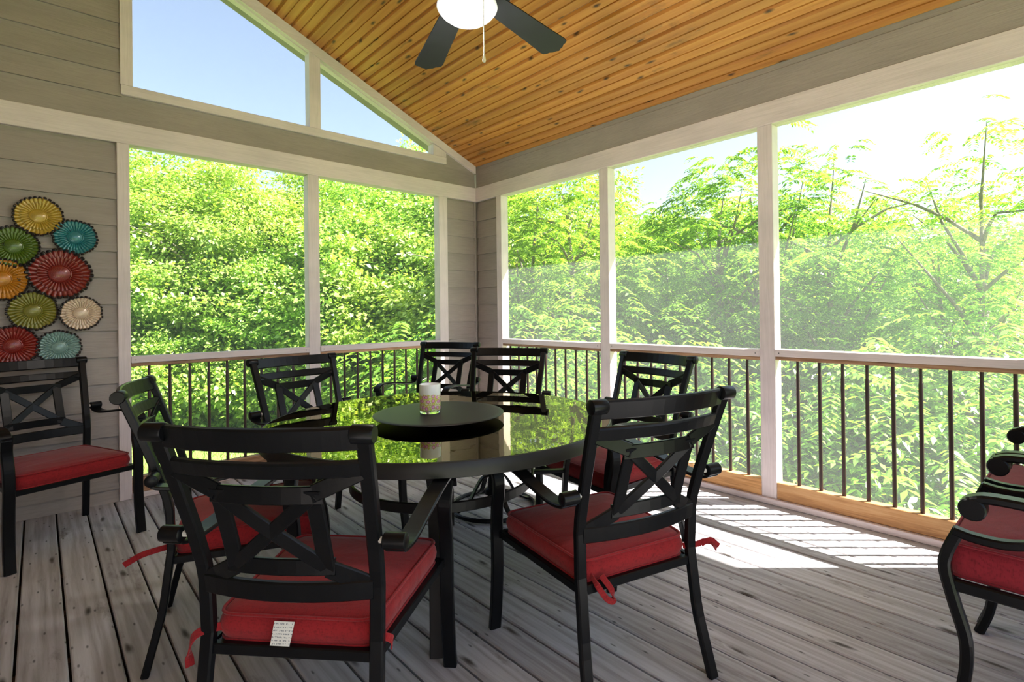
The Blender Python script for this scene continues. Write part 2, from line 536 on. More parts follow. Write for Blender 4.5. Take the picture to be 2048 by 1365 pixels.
# ---------------------------------------------------------------- ceiling
ceiling = struct(bpy.data.objects.new('ceiling', None)); COL.objects.link(ceiling)
BW = 0.1325
def pine_profile(w):
    g = 0.013; d = 0.019; t = 0.026
    h = w/2
    return [(-h, t), (-h, d), (-h+g, 0), (-g*0.34, 0), (-g*0.12, d*0.5), (g*0.12, d*0.5), (g*0.34, 0), (h-g, 0), (h, d), (h, t)]
sl_ang = math.atan(SL)
L = math.hypot(XR, XR*SL)
mb = MB()
prof = pine_profile(BW)
mb.prism(prof, -3.02, 3.02, 'y')
pine_me = mb.mesh('ceiling_board', M_PINE)
nb_ = int(math.ceil((L-0.01)/BW))
for k in range(nb_):
    dist = -0.02+BW*(k+0.5)
    x = -dist*math.cos(sl_ang); z = ZC+dist*math.sin(sl_ang)
    link('ceiling_board', pine_me, ceiling, (x, -2.98, z), (0, sl_ang, 0))
    x2 = 2*XR-x
    link('ceiling_board', pine_me, ceiling, (x2, -2.98, z), (0, -sl_ang, 0))
# roof deck over the boards, eaves
mb = MB().prism([(0.0, ZC+0.02), (XR, zceil(XR)+0.02), (XW, zceil(XW)+0.02), (XW, zceil(XW)+0.16), (XR, zceil(XR)+0.16), (0.0, ZC+0.16)], -6.1, 0.35, 'y')
mb.build('roof_deck', M_ROOF, ceiling)
struct(MB().box((0.02, -6.1, 2.597), (0.71, 0.35, 2.80)).build('trim_21', M_ROOF))

# ---------------------------------------------------------------- gable wall (wall_left, plane y = 0)
wall_left = struct(bpy.data.objects.new('wall_left', None)); COL.objects.link(wall_left)
wall_right = struct(bpy.data.objects.new('wall_right', None)); COL.objects.link(wall_right)
def siding(parent, x0, x1, z0, z1, axis='x', name='siding_board', skew=0.0):
    """one lapped board on the wall y=0 (axis x) or x=0 (axis y); the lower edge stands proud"""
    cx = (x0+x1)/2; cz = z0
    h = z1-z0; w = (x1-x0)/2
    mb = MB()
    prof = [(0.005, 0.0), (0.0225, h+0.012), (0.034, h+0.012), (0.034, 0.0)]
    if axis == 'x':
        mb.add([(-w+(skew if b > 0 else 0), a, b) for a, b in prof]+[(w, a, b) for a, b in prof], [(0, 1, 2, 3), (7, 6, 5, 4), (0, 4, 5, 1), (1, 5, 6, 2), (2, 6, 7, 3), (3, 7, 4, 0)])
        return mb.build(name, M_SIDING, parent, (cx, 0, cz))
    mb.add([(-w, a, b) for a, b in prof]+[(w, a, b) for a, b in prof], [(0, 1, 2, 3), (7, 6, 5, 4), (0, 4, 5, 1), (1, 5, 6, 2), (2, 6, 7, 3), (3, 7, 4, 0)])
    return mb.build(name, M_SIDING, parent, (0, cx, cz), (0, 0, -PI/2))
ZS = [-0.10+0.1685*i for i in range(1, 15)]
ZS = [0.0, 0.085]+[0.085+0.1686*i for i in range(1, 14)]
def lap_stack(parent, x0, x1, zlo, zhi, axis='x'):
    for a, b in zip(ZS[:-1], ZS[1:]):
        a2 = max(a, zlo); b2 = min(b, zhi)
        if b2-a2 > 0.02:
            siding(parent, x0, x1, a2, b2, axis)
lap_stack(wall_left, XW, -2.893, 0, ZH0+0.02)
lap_stack(wall_left, -0.350, -0.012, 0, ZH0+0.02)
lap_stack(wall_right, -0.322, -0.012, 0, ZH0+0.02, 'y')
# boards above the header, up to the rake
zz = [ZH1-0.01, 2.612, 2.764, 2.921, 3.085, 3.25, 3.415, 3.58]
for a, b in zip(zz[:-1], zz[1:]):
    lo = max(XW, XR-(zceil(XR)-a)/SL)
    lob = max(XW, XR-(zceil(XR)-b-0.012)/SL)
    hi = -2.868
    if a < 2.5:
        siding(wall_left, lo, -0.002, a, b)
    elif lo < hi-0.05:
        siding(wall_left, lo, hi, a, b, skew=lob-lo)
# board behind the end of the gable sill, under the rake
MB().prism([(-0.36, 2.60), (-0.02, 2.60), (-0.02, 2.66), (-0.36, 2.79)], 0.021, 0.03, 'y').build('siding_board', M_SIDING, wall_left)
# header body behind the band
MB().box((XW, 0.034, ZH0), (0.0, 0.09, 2.62), 0).build('sheathing', M_TRIM, wall_left)
MB().box((XW, 0.034, 0.0), (-2.9, 0.09, ZH0), 0).build('sheathing', M_ROOF, wall_left)
MB().box((-0.345, 0.034, 0.0), (0.09, 0.09, ZH0), 0).build('sheathing', M_ROOF, wall_left)
MB().prism([(XW, 2.62), (-2.87, 2.62), (-2.87, zceil(-2.87)), (XW, zceil(XW))], 0.034, 0.09, 'y').build('sheathing', M_ROOF, wall_left)
MB().prism([(-0.36, 2.62), (0.0, 2.62), (0.0, 2.664), (-0.36, 2.82)], 0.034, 0.09, 'y').build('sheathing', M_ROOF, wall_left)
MB().box((0.034, YB, ZH0), (0.09, 0.09, 2.70), 0).build('sheathing', M_TRIM, wall_right)
MB().box((0.034, -0.318, 0.0), (0.09, 0.034, ZH0), 0).build('sheathing', M_ROOF, wall_right)
# inside corner bead of the two siding runs
MB().box((-0.016, 0.004, 0.0), (0.004, 0.016, ZH0), 0.003).build('corner_bead', M_SIDING, wall_left)

tn = [0]
def trim(a, b, mat=M_TRIM, bev=0.003, name=None):
    tn[0] += 1
    c = [(a[i]+b[i])/2 for i in range(3)]
    mb = MB().box([a[i]-c[i] for i in range(3)], [b[i]-c[i] for i in range(3)], bev)
    return struct(mb.build(name or 'trim_%d' % tn[0], mat, None, c))
def trim_y(a, b, name=None, mat=M_TRIM):
    """a board whose length runs along the long wall: local x is its length"""
    tn[0] += 1
    c = [(a[i]+b[i])/2 for i in range(3)]
    hx = abs(b[1]-a[1])/2; hy = abs(b[0]-a[0])/2; hz = abs(b[2]-a[2])/2
    mb = MB().box((-hx, -hy, -hz), (hx, hy, hz), 0.003)
    return struct(mb.build(name or 'trim_%d' % tn[0], mat, None, c, (0, 0, PI/2)))
# header bands
trim((XW, -0.002, ZH0), (0.001, 0.033, ZH1))
trim_y((-0.002, YB, ZH0), (0.033, -0.001, ZH1))
# frieze over the long wall: a broad board and a thinner strip set back at the top
trim_y((0.004, YB, ZH1), (0.033, -0.002, 2.625), mat=M_SIDING)
trim_y((0.012, YB, 2.6255), (0.033, -0.002, 2.70), mat=M_SIDING)
# uprights of the gable wall
trim((-2.900, -0.003, 0.0), (-2.834, 0.033, ZH0), M_TRIM_V)
trim((-2.834-0.004, 0.012, 0.0), (-2.834, 0.09, ZH0), M_TRIM_V)
trim((-1.686, 0.0, 0.03), (-1.596, 0.09, ZH0), M_TRIM_V)
trim((-0.445, 0.0, 0.0), (-0.348, 0.09, ZH0), M_TRIM_V)
# uprights of the long wall
trim((0.0, -0.390, 0.0), (0.09, -0.318, ZH0), M_TRIM_V)
trim((0.0, -1.679, 0.03), (0.09, -1.589, ZH0), M_TRIM_V)
trim((0.0, -2.929, 0.03), (0.09, -2.838, ZH0), M_TRIM_V)
trim((0.0, -4.179, 0.03), (0.09, -4.089, ZH0), M_TRIM_V)
lap_stack(wall_right, -6.0, -4.179, 0, ZH0+0.02, 'y')
MB().box((0.034, -6.0, 0.0), (0.09, -4.17, ZH0), 0).build('sheathing', M_ROOF, wall_right)
# kerb boards along the floor
trim((-2.834, -0.012, 0.0), (-0.445, 0.09, 0.036), M_TRIM, name='baseboard_left')
trim_y((-0.022, YB, 0.0), (0.09, -0.318, 0.036), name='baseboard_right')
# gable window surround: sill, jamb, mullion and the rake that follows the ceiling
trim((-2.876, -0.004, 2.626), (-0.352, 0.09, 2.690))
tn[0] += 1
struct(MB().prism([(-2.878, 2.690), (-2.812, 2.690), (-2.812, zceil(-2.812)-0.09), (-2.878, zceil(-2.878)-0.09)], -0.004, 0.09, 'y').build('trim_%d' % tn[0], M_TRIM_V))
tn[0] += 1
struct(MB().prism([(-1.665, 2.690), (-1.575, 2.690), (-1.575, zceil(-1.575)-0.09), (-1.665, zceil(-1.665)-0.09)], 0.0, 0.09, 'y').build('trim_%d' % tn[0], M_TRIM_V))
tn[0] += 1
struct(MB().prism([(-0.499, 2.690), (-0.352, 2.690), (-0.352, zceil(-0.352)-0.08), (-0.499, zceil(-0.499)-0.085)], 0.002, 0.09, 'y').build('trim_%d' % tn[0], M_TRIM_V))
tn[0] += 1
struct(MB().prism([(0.0, ZC), (0.0, ZC-0.074), (-0.35, zceil(-0.35)-0.074), (XR, zceil(XR)-0.098), (XR, zceil(XR))], -0.006, 0.034, 'y').build('trim_%d' % tn[0], M_TRIM))
tn[0] += 1
struct(MB().prism([(-0.36, zceil(-0.36)), (-0.36, zceil(-0.36)-0.082), (XR, zceil(XR)-0.105), (XR, zceil(XR))], 0.034, 0.09, 'y').build('trim_%d' % tn[0], M_TRIM))
tn[0] += 1
struct(MB().prism([(XR, zceil(XR)), (XR, zceil(XR)-0.098), (XW, zceil(XW)-0.098), (XW, zceil(XW))], -0.006, 0.09, 'y').build('trim_%d' % tn[0], M_TRIM))
# house wall at the side the camera stands near
wall_back = struct(bpy.data.objects.new('wall_back', None)); COL.objects.link(wall_back)
for a, b in zip(ZS[:-1], ZS[1:]):
    mb = MB()
    prof = [(0.010, 0.0), (0.0215, 0.18), (0.034, 0.18), (0.034, 0.0)]
    mb.add([(-3, p, q) for p, q in prof]+[(3, p, q) for p, q in prof], [(0, 1, 2, 3), (7, 6, 5, 4), (0, 4, 5, 1), (1, 5, 6, 2), (2, 6, 7, 3), (3, 7, 4, 0)])
    mb.build('siding_board', M_SIDING, wall_back, (XW, -3.0, a), (0, 0, PI/2))
MB().box((XW-0.12, YB, 0), (XW-0.034, 0.09, 2.70)).build('sheathing', M_ROOF, wall_back)

# insect screens (windows)
wnn = [0]
def screen(poly, axis, d):
    wnn[0] += 1
    mb = MB()
    if axis == 'y':
        mb.add([(u, d, w) for u, w in poly], [tuple(range(len(poly)))])
    else:
        mb.add([(d, u, w) for u, w in poly], [tuple(range(len(poly)))])
    return struct(mb.build('window_%d' % wnn[0], M_SCREEN))
SD = 0.088
for a, b in ((-2.834, -1.686), (-1.596, -0.445)):
    screen([(a, 0.036), (b, 0.036), (b, ZH0), (a, ZH0)], 'y', SD)
for a, b in ((-1.589, -0.390), (-2.838, -1.679), (-4.089, -2.929)):
    screen([(a, 0.036), (b, 0.036), (b, ZH0), (a, ZH0)], 'x', SD)
screen([(-2.812, 2.69), (-1.665, 2.69), (-1.665, zceil(-1.665)-0.1), (-2.40, zceil(-2.4)-0.1), (-2.812, zceil(-2.812)-0.1)], 'y', SD)
screen([(-1.575, 2.69), (-0.499, 2.69), (-0.499, zceil(-0.499)-0.09), (-1.575, zceil(-1.575)-0.095)], 'y', SD)

# ---------------------------------------------------------------- railings
bal_cache = {}
def baluster_mesh(z0, z1):
    k = (round(z0, 3), round(z1, 3))
    if k not in bal_cache:
        zm = z1-0.085
        mb = MB().tube([(0, 0, z0), (0, 0, zm), (0, 0, zm+0.012), (0, 0, z1)], 0.0105, 10, scales=[1, 1, 0.80, 0.80], up=(0, 1, 0))
        bal_cache[k] = mb.mesh('baluster', M_BALUSTER)
    return bal_cache[k]
def railing(axis, a, b, ball, ztop, label):
    L2 = b-a; c = (a+b)/2
    rz = 0 if axis == 'x' else PI/2
    # local x is the length; local +y points out of the porch
    t = thing('railing', label, 'railing', (c, 0, 0) if axis == 'x' else (0, c, 0), rz, 'railings between the porch posts')
    sg = 1 if axis == 'x' else -1
    w = L2/2-0.0005
    def bx(z0, z1, y0, y1, bev=0.003):
        ya, yb = sorted((sg*y0, sg*y1))
        return MB().box((-w, ya, z0), (w, yb, z1), bev)
    cap = bx(ztop-0.043, ztop, -0.006, 0.080).build('rail_cap', M_TRIM, t); cap['label'] = 'white painted rail cap'
    bx(ztop-0.066, ztop-0.0435, 0.004, 0.068).build('top_rail', M_CEDAR_X, t)
    bx(0.0365, 0.136, 0.0, 0.060).build('bottom_rail', M_CEDAR_X if axis == 'x' else M_CEDAR_BOUNCE, t)
    me = baluster_mesh(0.136, ztop-0.066)
    for p in ball:
        q = (p-c)
        link('baluster', me, t, (q, sg*0.032, 0))
    for q in (-w+0.025, w-0.025):
        MB().lathe([(0.0032, 0), (0.0032, 0.001), (0.0, 0.0012)], 8).build('screw', M_BLACK, cap, (q, -sg*0.0062, ztop-0.022), (sg*PI/2, 0, 0))
    return t
railing('x', -2.834, -1.686, [-2.734+0.1165*i for i in range(9)], 0.924, 'gable-side railing between the siding corner and the middle post')
railing('x', -1.596, -0.445, [-1.50+0.1165*i for i in range(9)], 0.926, 'gable-side railing running into the porch corner')
railing('y', -1.589, -0.390, [-0.47-0.1185*i for i in range(10)], 0.930, 'long-side railing beginning at the porch corner')
railing('y', -2.838, -1.679, [-2.745+0.1185*i for i in range(9)], 0.934, 'long-side railing in the middle bay, between its two plain white posts')
railing('y', -4.089, -2.929, [-3.046-0.1180*i for i in range(9)], 0.940, 'long-side railing with the sunlit cedar bottom rail beside the lounge chairs')

# ---------------------------------------------------------------- dining chairs (local: +y is forward)
def interp(z, zs, ys):
    return float(np.interp(z, zs, ys))
def smooth_path(pts, n=6):
    """Catmull-Rom through 3-D points"""
    P = [Vector(p) for p in pts]
    P = [P[0]*2-P[1]]+P+[P[-1]*2-P[-2]]
    out = []
    for i in range(1, len(P)-2):
        for k in range(n):
            t = k/n
            a, b, c, d = P[i-1], P[i], P[i+1], P[i+2]
            out.append(0.5*((2*b)+(c-a)*t+(2*a-5*b+4*c-d)*t*t+(3*b-a-3*c+d)*t**3))
    out.append(P[-2])
    return out
PZ = [0, .2, .40, .55, .66, .80, .942]
PY = [-.288, -.238, -.214, -.218, -.25, -.298, -.350]
PX = [.237, .222, .217, .221, .226, .235, .244]
def post_y(z): return interp(z, PZ, PY)
def post_x(z): return interp(z, PZ, PX)
def bow(x): return -0.038*max(0.0, 1-(x/0.235)**2)
def rect(w, h, c=0.003):
    w /= 2; h /= 2
    return [(-w+c, -h), (w-c, -h), (w, -h+c), (w, h-c), (w-c, h), (-w+c, h), (-w, h-c), (-w, -h+c)]
def back_bar(p, q, width, th=0.011, n=7, name='panel_bar', parent=None, b=1.0):
    """flat bar of the cast back between (x,z) points p and q, lying in the bowed back"""
    mb = MB()
    path = []
    for i in range(n):
        t = i/(n-1)
        x = p[0]+(q[0]-p[0])*t; z = p[1]+(q[1]-p[1])*t
        path.append((x, post_y(z)+b*bow(x), z))
    mb.sweep(path, rect(th, width, 0.0025), up=(-(q[1]-p[1]), 0.0, q[0]-p[0]), smooth=False)
    return mb.build(name, M_BLACK, parent)

def cushion_part(parent, wb, wf, y0, y1, z0, z1, mat, dome=0.016, name='cushion'):
    """box cushion with rounded corners, domed top and piped seams"""
    n = 11
    def outline(inset):
        pts = []
        r = 0.045
        cs = [(-wb+inset, y0+inset), (wb-inset, y0+inset), (wf-inset, y1-inset), (-wf+inset, y1-inset)]
        for i, (x, y) in enumerate(cs):
            px, py = cs[i-1]; nx, ny_ = cs[(i+1) % 4]
            a = Vector((px-x, py-y)).normalized(); b = Vector((nx-x, ny_-y)).normalized()
            A = Vector((x, y))+a*r; B = Vector((x, y))+b*r
            for k in range(6):
                t = k/5
                pts.append((A*(1-t)**2+Vector((x, y))*2*t*(1-t)+B*t*t))
            for k in range(1, 5):
                t = k/5
                E = Vector((nx, ny_))-b*r
                pts.append(B*(1-t)+E*t)
        return pts
    mb = MB()
    rings = []
    zm = (z0+z1)/2
    lv = [(0.012, z0+0.001), (0.002, z0+0.006), (-0.004, z0+0.022), (-0.006, zm), (-0.004, z1-0.022), (0.002, z1-0.006), (0.012, z1+0.001)]
    for ins, z in lv:
        rings.append([(p.x, p.y, z) for p in outline(ins)])
    cx, cy = 0.0, (y0+y1)/2
    base = rings[-1]
    for k, t in enumerate((0.86, 0.68, 0.48, 0.26)):
        zz_ = z1+0.001+dome*(1-t**2.6)
        rings.append([(cx+(x-cx)*t, cy+(y-cy)*t, zz_) for x, y, _ in base])
    m = len(rings[0])
    vs_ = [p for r in rings for p in r]
    fs_ = []
    for i in range(len(rings)-1):
        for k in range(m):
            q = (k+1) % m
            fs_.append((i*m+k, i*m+q, (i+1)*m+q, (i+1)*m+k))
    vs_.append((cx, cy, z1+dome+0.001))
    top = len(vs_)-1
    for k in range(m):
        fs_.append(((len(rings)-1)*m+k, (len(rings)-1)*m+(k+1) % m, top))
    fs_.append(tuple(range(m))[::-1])
    mb.add(vs_, fs_, True)
    cu = mb.build(name, mat, parent)
    for z, ins in ((z1-0.002, 0.004), (z0+0.003, 0.004)):
        MB().tube([(p.x, p.y, z) for p in outline(ins-0.003)], 0.0042, 6, closed=True).build('piping', mat, cu)
    return cu
def tie_part(parent, path, w=0.016):
    mb = MB()
    mb.sweep(smooth_path(path, 5), rect(0.004, w, 0.001), smooth=False, up=(0, 0.3, 1))
    return mb.build('tie', M_RED, parent)

ARM_X = 0.279
def chair_parts(t, swivel=False):
    # rear posts run from the floor to the rolled top in one sweep
    for s in (-1, 1):
        zs = list(np.linspace(0.0 if not swivel else 0.345, 0.928, 22))
        path = [(s*post_x(z), post_y(z), z) for z in zs]
        MB().sweep(path, rect(0.034, 0.024, 0.004), smooth=False, up=(0, -1, 0)).build('back_post', M_BLACK, t)
        # roll on top of each post
        MB().lathe([(0.0, -0.027), (0.017, -0.027), (0.0215, -0.024), (0.0215, 0.022), (0.019, 0.026), (0.0, 0.026)], 18).build(
            'post_roll', M_BLACK, t, (s*(post_x(.93)), post_y(.93)-0.004, 0.924), (0, PI/2, 0))
    # bowed rails
    def rail(z, h, name):
        n = 13
        xw = post_x(z)-0.008
        path = [(xw*(2*i/(n-1)-1), post_y(z)+bow(xw*(2*i/(n-1)-1)), z) for i in range(n)]
        dz = 0.05
        lean = (post_y(z+dz)-post_y(z-dz))/(2*dz)
        MB().sweep(path, rect(0.016, h, 0.004), smooth=False, up=(0, lean, 1)).build(name, M_BLACK, t)
    rail(0.914, 0.056, 'top_rail')
    rail(0.841, 0.041, 'back_rail')
    rail(0.525, 0.050, 'back_rail')
    # inner frame, cross and corner braces of the cast panel
    xi = 0.113; za, zb_ = 0.779, 0.590
    back_bar((-xi-0.020, za), (xi+0.020, za), 0.042, parent=t)
    back_bar((-xi-0.020, zb_), (xi+0.020, zb_), 0.040, parent=t)
    for s in (-1, 1):
        back_bar((s*xi, zb_-0.012), (s*xi, za+0.012), 0.040, parent=t)
        back_bar((s*(xi+0.004), za+0.006), (s*(post_x(.83)-0.014), 0.832), 0.040, th=0.0105, name='corner_brace', parent=t)
        back_bar((s*(xi+0.004), zb_-0.006), (s*(post_x(.53)-0.012), 0.534), 0.044, th=0.0105, name='corner_brace', parent=t)
    back_bar((-xi, zb_), (xi, za), 0.034, th=0.0120, name='cross_bar', parent=t, n=9)
    back_bar((-xi, za), (xi, zb_), 0.034, th=0.0115, name='cross_bar', parent=t, n=9)
    # arms: a flat bar with a roll at the rear that turns down into the front leg
    for s in (-1, 1):
        ax = s*ARM_X
        path = smooth_path([(ax, -.258, .638), (ax, -.235, .628), (ax, -.17, .622), (ax, -.06, .634), (ax, .07, .652), (ax, .18, .660), (ax, .235, .656), (ax, .268, .636), (ax, .276, .610)], 5)
        MB().sweep(path, rect(0.050, 0.012, 0.003), smooth=False, up=(0, 0, 1) if False else (0, 0.2, 1)).build('arm', M_BLACK, t)
        MB().lathe([(0.0, -0.028), (0.016, -0.028), (0.0195, -0.025), (0.0195, 0.025), (0.016, 0.028), (0.0, 0.028)], 18).build(
            'arm_roll', M_BLACK, t, (ax, -.256, .655), (0, PI/2, 0))
        MB().tube([(s*(post_x(.655)), -.252, .655), (s*(ARM_X-0.02), -.254, .655)], 0.008, 8, up=(0, 0, 1)).build('arm_peg', M_CHROME, t)
        if not swivel:
            lp = [(s*.272, .272, .628), (s*.270, .262, .598), (s*.268, .250, .560), (s*.266, .254, .515), (s*.266, .268, .46), (s*.266, .274, .38), (s*.267, .270, .25), (s*.269, .276, .12), (s*.2705, .292, 0.0)]
        else:
            lp = [(s*.272, .272, .628), (s*.270, .262, .598), (s*.268, .250, .560), (s*.266, .254, .515), (s*.262, .256, .46), (s*.25, .25, .40), (s*.242, .24, .358)]
        MB().sweep(smooth_path(lp, 4), rect(0.044, 0.024, 0.004), smooth=False, up=(0, -1, 0)).build('front_leg' if not swivel else 'arm_support', M_BLACK, t)
    # seat frame
    zf = 0.358
    for s in (-1, 1):
        MB().sweep([(s*.215, -.205, zf), (s*.252, .255, zf)], rect(0.020, 0.026, 0.003), smooth=False).build('seat_rail', M_BLACK, t)
    MB().sweep([(-.218, -.214, zf), (.218, -.214, zf)], rect(0.020, 0.028, 0.003), smooth=False).build('seat_rail', M_BLACK, t)
    MB().sweep([(-.262, .262, zf), (.262, .262, zf)], rect(0.020, 0.026, 0.003), smooth=False).build('seat_rail', M_BLACK, t)
    MB().prism([(-.213, -.20), (.213, -.20), (.247, .25), (-.247, .25)], 0.360, 0.366, 'z').build('seat_sling', M_BLACK, t)
    if swivel:
        MB().lathe([(0.05, 0.0), (0.05, 0.03), (0.034, 0.04), (0.028, 0.10), (0.028, 0.22), (0.06, 0.235), (0.06, 0.262)], 20).build('swivel_column', M_BLACK, t, (0, 0.02, 0.085))
        MB().tube([(0.255*math.cos(2*PI*k/40), 0.02+0.255*math.sin(2*PI*k/40), 0.014) for k in range(40)], 0.013, 8, closed=True).build('base_ring', M_BLACK, t)
        for k in range(4):
            a = PI/4+k*PI/2
            pts = [(r*math.cos(a), 0.02+r*math.sin(a), z) for r, z in ((0.03, 0.20), (0.07, 0.19), (0.11, 0.14), (0.16, 0.06), (0.22, 0.022), (0.25, 0.016))]
            MB().sweep(smooth_path(pts, 4), rect(0.030, 0.012, 0.003), smooth=False).build('base_arm', M_BLACK, t)
        for s in (-1, 1):
            MB().sweep([(s*.09, -.2, .336), (s*.09, .255, .336)], rect(0.03, 0.016, 0.003), smooth=False).build('spring_plate', M_BLACK, t)

POSE = {'A': (-2.661, -2.758, 41.708), 'B': (-1.835, -3.057, 74.783), 'C': (-2.681, -1.975, -16.643), 'D': (-3.212, -0.482, 287.838),
        'E': (-2.113, -1.428, 281.071), 'F': (-1.084, -0.797, 207.944), 'G': (-1.231, -1.745, 212.502), 'H': (-1.084, -2.53, 171.698)}
LAB = {'A': 'black metal armchair seen from behind, white care tag on its red cushion',
       'B': 'black X-back armchair seen from behind, red cushion with a looped tie hanging at its corner',
       'C': 'black armchair side-on to the table, red cushion tie sticking out behind it',
       'D': 'black armchair against the siding under the metal flowers, its whole red seat in view',
       'E': 'black armchair across the table standing against the gable railing',
       'F': 'black armchair set in the porch corner behind the table chairs',
       'G': 'black swivel armchair at the far edge of the table, on a floor ring',
       'H': 'black armchair with red cushion facing the table from the long-side railing'}
def pose(k):
    x, y, h = POSE[k]
    return (x, y, 0.0), math.radians(h-90)
GRP = 'patio armchairs around the glass table'
loc, rz = pose('A')
chairA = thing('dining_chair', LAB['A'], 'chair', loc, rz, GRP)
chair_parts(chairA)
cushion_part(chairA, .205, .240, -.205, .262, .368, .437, M_RED)
chairs = {'A': chairA}
for k in 'BCDEFH':
    loc, rz = pose(k)
    chairs[k] = dup(chairA, loc, rz, LAB[k])
loc, rz = pose('G')
chairG = thing('dining_chair', LAB['G'], 'chair', loc, rz, GRP)
chair_parts(chairG, True)
cushion_part(chairG, .205, .240, -.205, .262, .368, .437, M_RED)
chairs['G'] = chairG
# ties and the care tag
tie_part(chairs['A'], [(-.190, -.200, .402), (-.222, -.222, .404), (-.252, -.226, .385), (-.266, -.222, .345), (-.262, -.224, .312)], 0.020)
tie_part(chairs['A'], [(.195, -.200, .405), (.225, -.205, .400), (.243, -.190, .385), (.240, -.180, .360)], 0.018)
tie_part(chairs['B'], [(-.175, -.205, .392), (-.172, -.235, .372), (-.150, -.250, .335), (-.125, -.250, .322), (-.128, -.246, .352), (-.150, -.225, .392)], 0.018)
tie_part(chairs['B'], [(.195, -.205, .400), (.235, -.225, .404), (.262, -.235, .412), (.290, -.240, .405), (.312, -.240, .378)], 0.018)
tie_part(chairs['B'], [(.250, -.232, .404), (.275, -.250, .420), (.300, -.262, .400)], 0.016)
tie_part(chairs['C'], [(.195, -.205, .400), (.210, -.250, .400), (.215, -.300, .392), (.222, -.345, .372)], 0.020)
def mat_tag():
    m, nt, out = new_mat('care_tag_print')
    tc = N(nt, 'ShaderNodeTexCoord')
    sp = N(nt, 'ShaderNodeSeparateXYZ'); nt.links.new(tc.outputs['Object'], sp.inputs[0])
    n = noise(nt, coords(nt, (260, 1, 150), rand=False), 1.0, 2, 0.6)
    w = N(nt, 'ShaderNodeMath', operation='SINE')
    mu = N(nt, 'ShaderNodeMath', operation='MULTIPLY'); mu.inputs[1].default_value = 2*PI/0.0078
    nt.links.new(sp.outputs[2], mu.inputs[0]); nt.links.new(mu.outputs[0], w.inputs[0])
    a = N(nt, 'ShaderNodeMath', operation='GREATER_THAN'); a.inputs[1].default_value = 0.25
    nt.links.new(w.outputs[0], a.inputs[0])
    b = N(nt, 'ShaderNodeMath', operation='GREATER_THAN'); b.inputs[1].default_value = 0.50
    nt.links.new(n, b.inputs[0])
    c = N(nt, 'ShaderNodeMath', operation='MULTIPLY')
    nt.links.new(a.outputs[0], c.inputs[0]); nt.links.new(b.outputs[0], c.inputs[1])
    col = mixc(nt, c.outputs[0], (0.74, 0.73, 0.68), (0.28, 0.29, 0.30))
    principled(nt, out, col, 0.7)
    return m
tg = MB()
tp = [(-.0, -.2130, .428), (0.0, -.2165, .416), (-.001, -.2180, .398), (-.003, -.2195, .378), (-.004, -.2235, .360)]
hw = [.026, .026, .0255, .025, .025]
vs = []; fs = []
for (cx, y, z), w in zip(tp, hw):
    k = -0.10*(0.428-z)
    vs += [(cx-w+k, y, z), (cx+w+k, y, z), (cx+w+k, y+0.0008, z), (cx-w+k, y+0.0008, z)]
for i in range(len(tp)-1):
    for q in range(4):
        r = (q+1) % 4
        fs.append((4*i+q, 4*i+r, 4*i+4+r, 4*i+4+q))
fs += [(0, 1, 2, 3), (16, 17, 18, 19)]
tg.add(vs, fs)
tgo = tg.build('care_tag', mat_tag(), chairs['A'], (-.020, 0, 0))
tgo['label'] = 'white sewn-in care tag with small grey print'

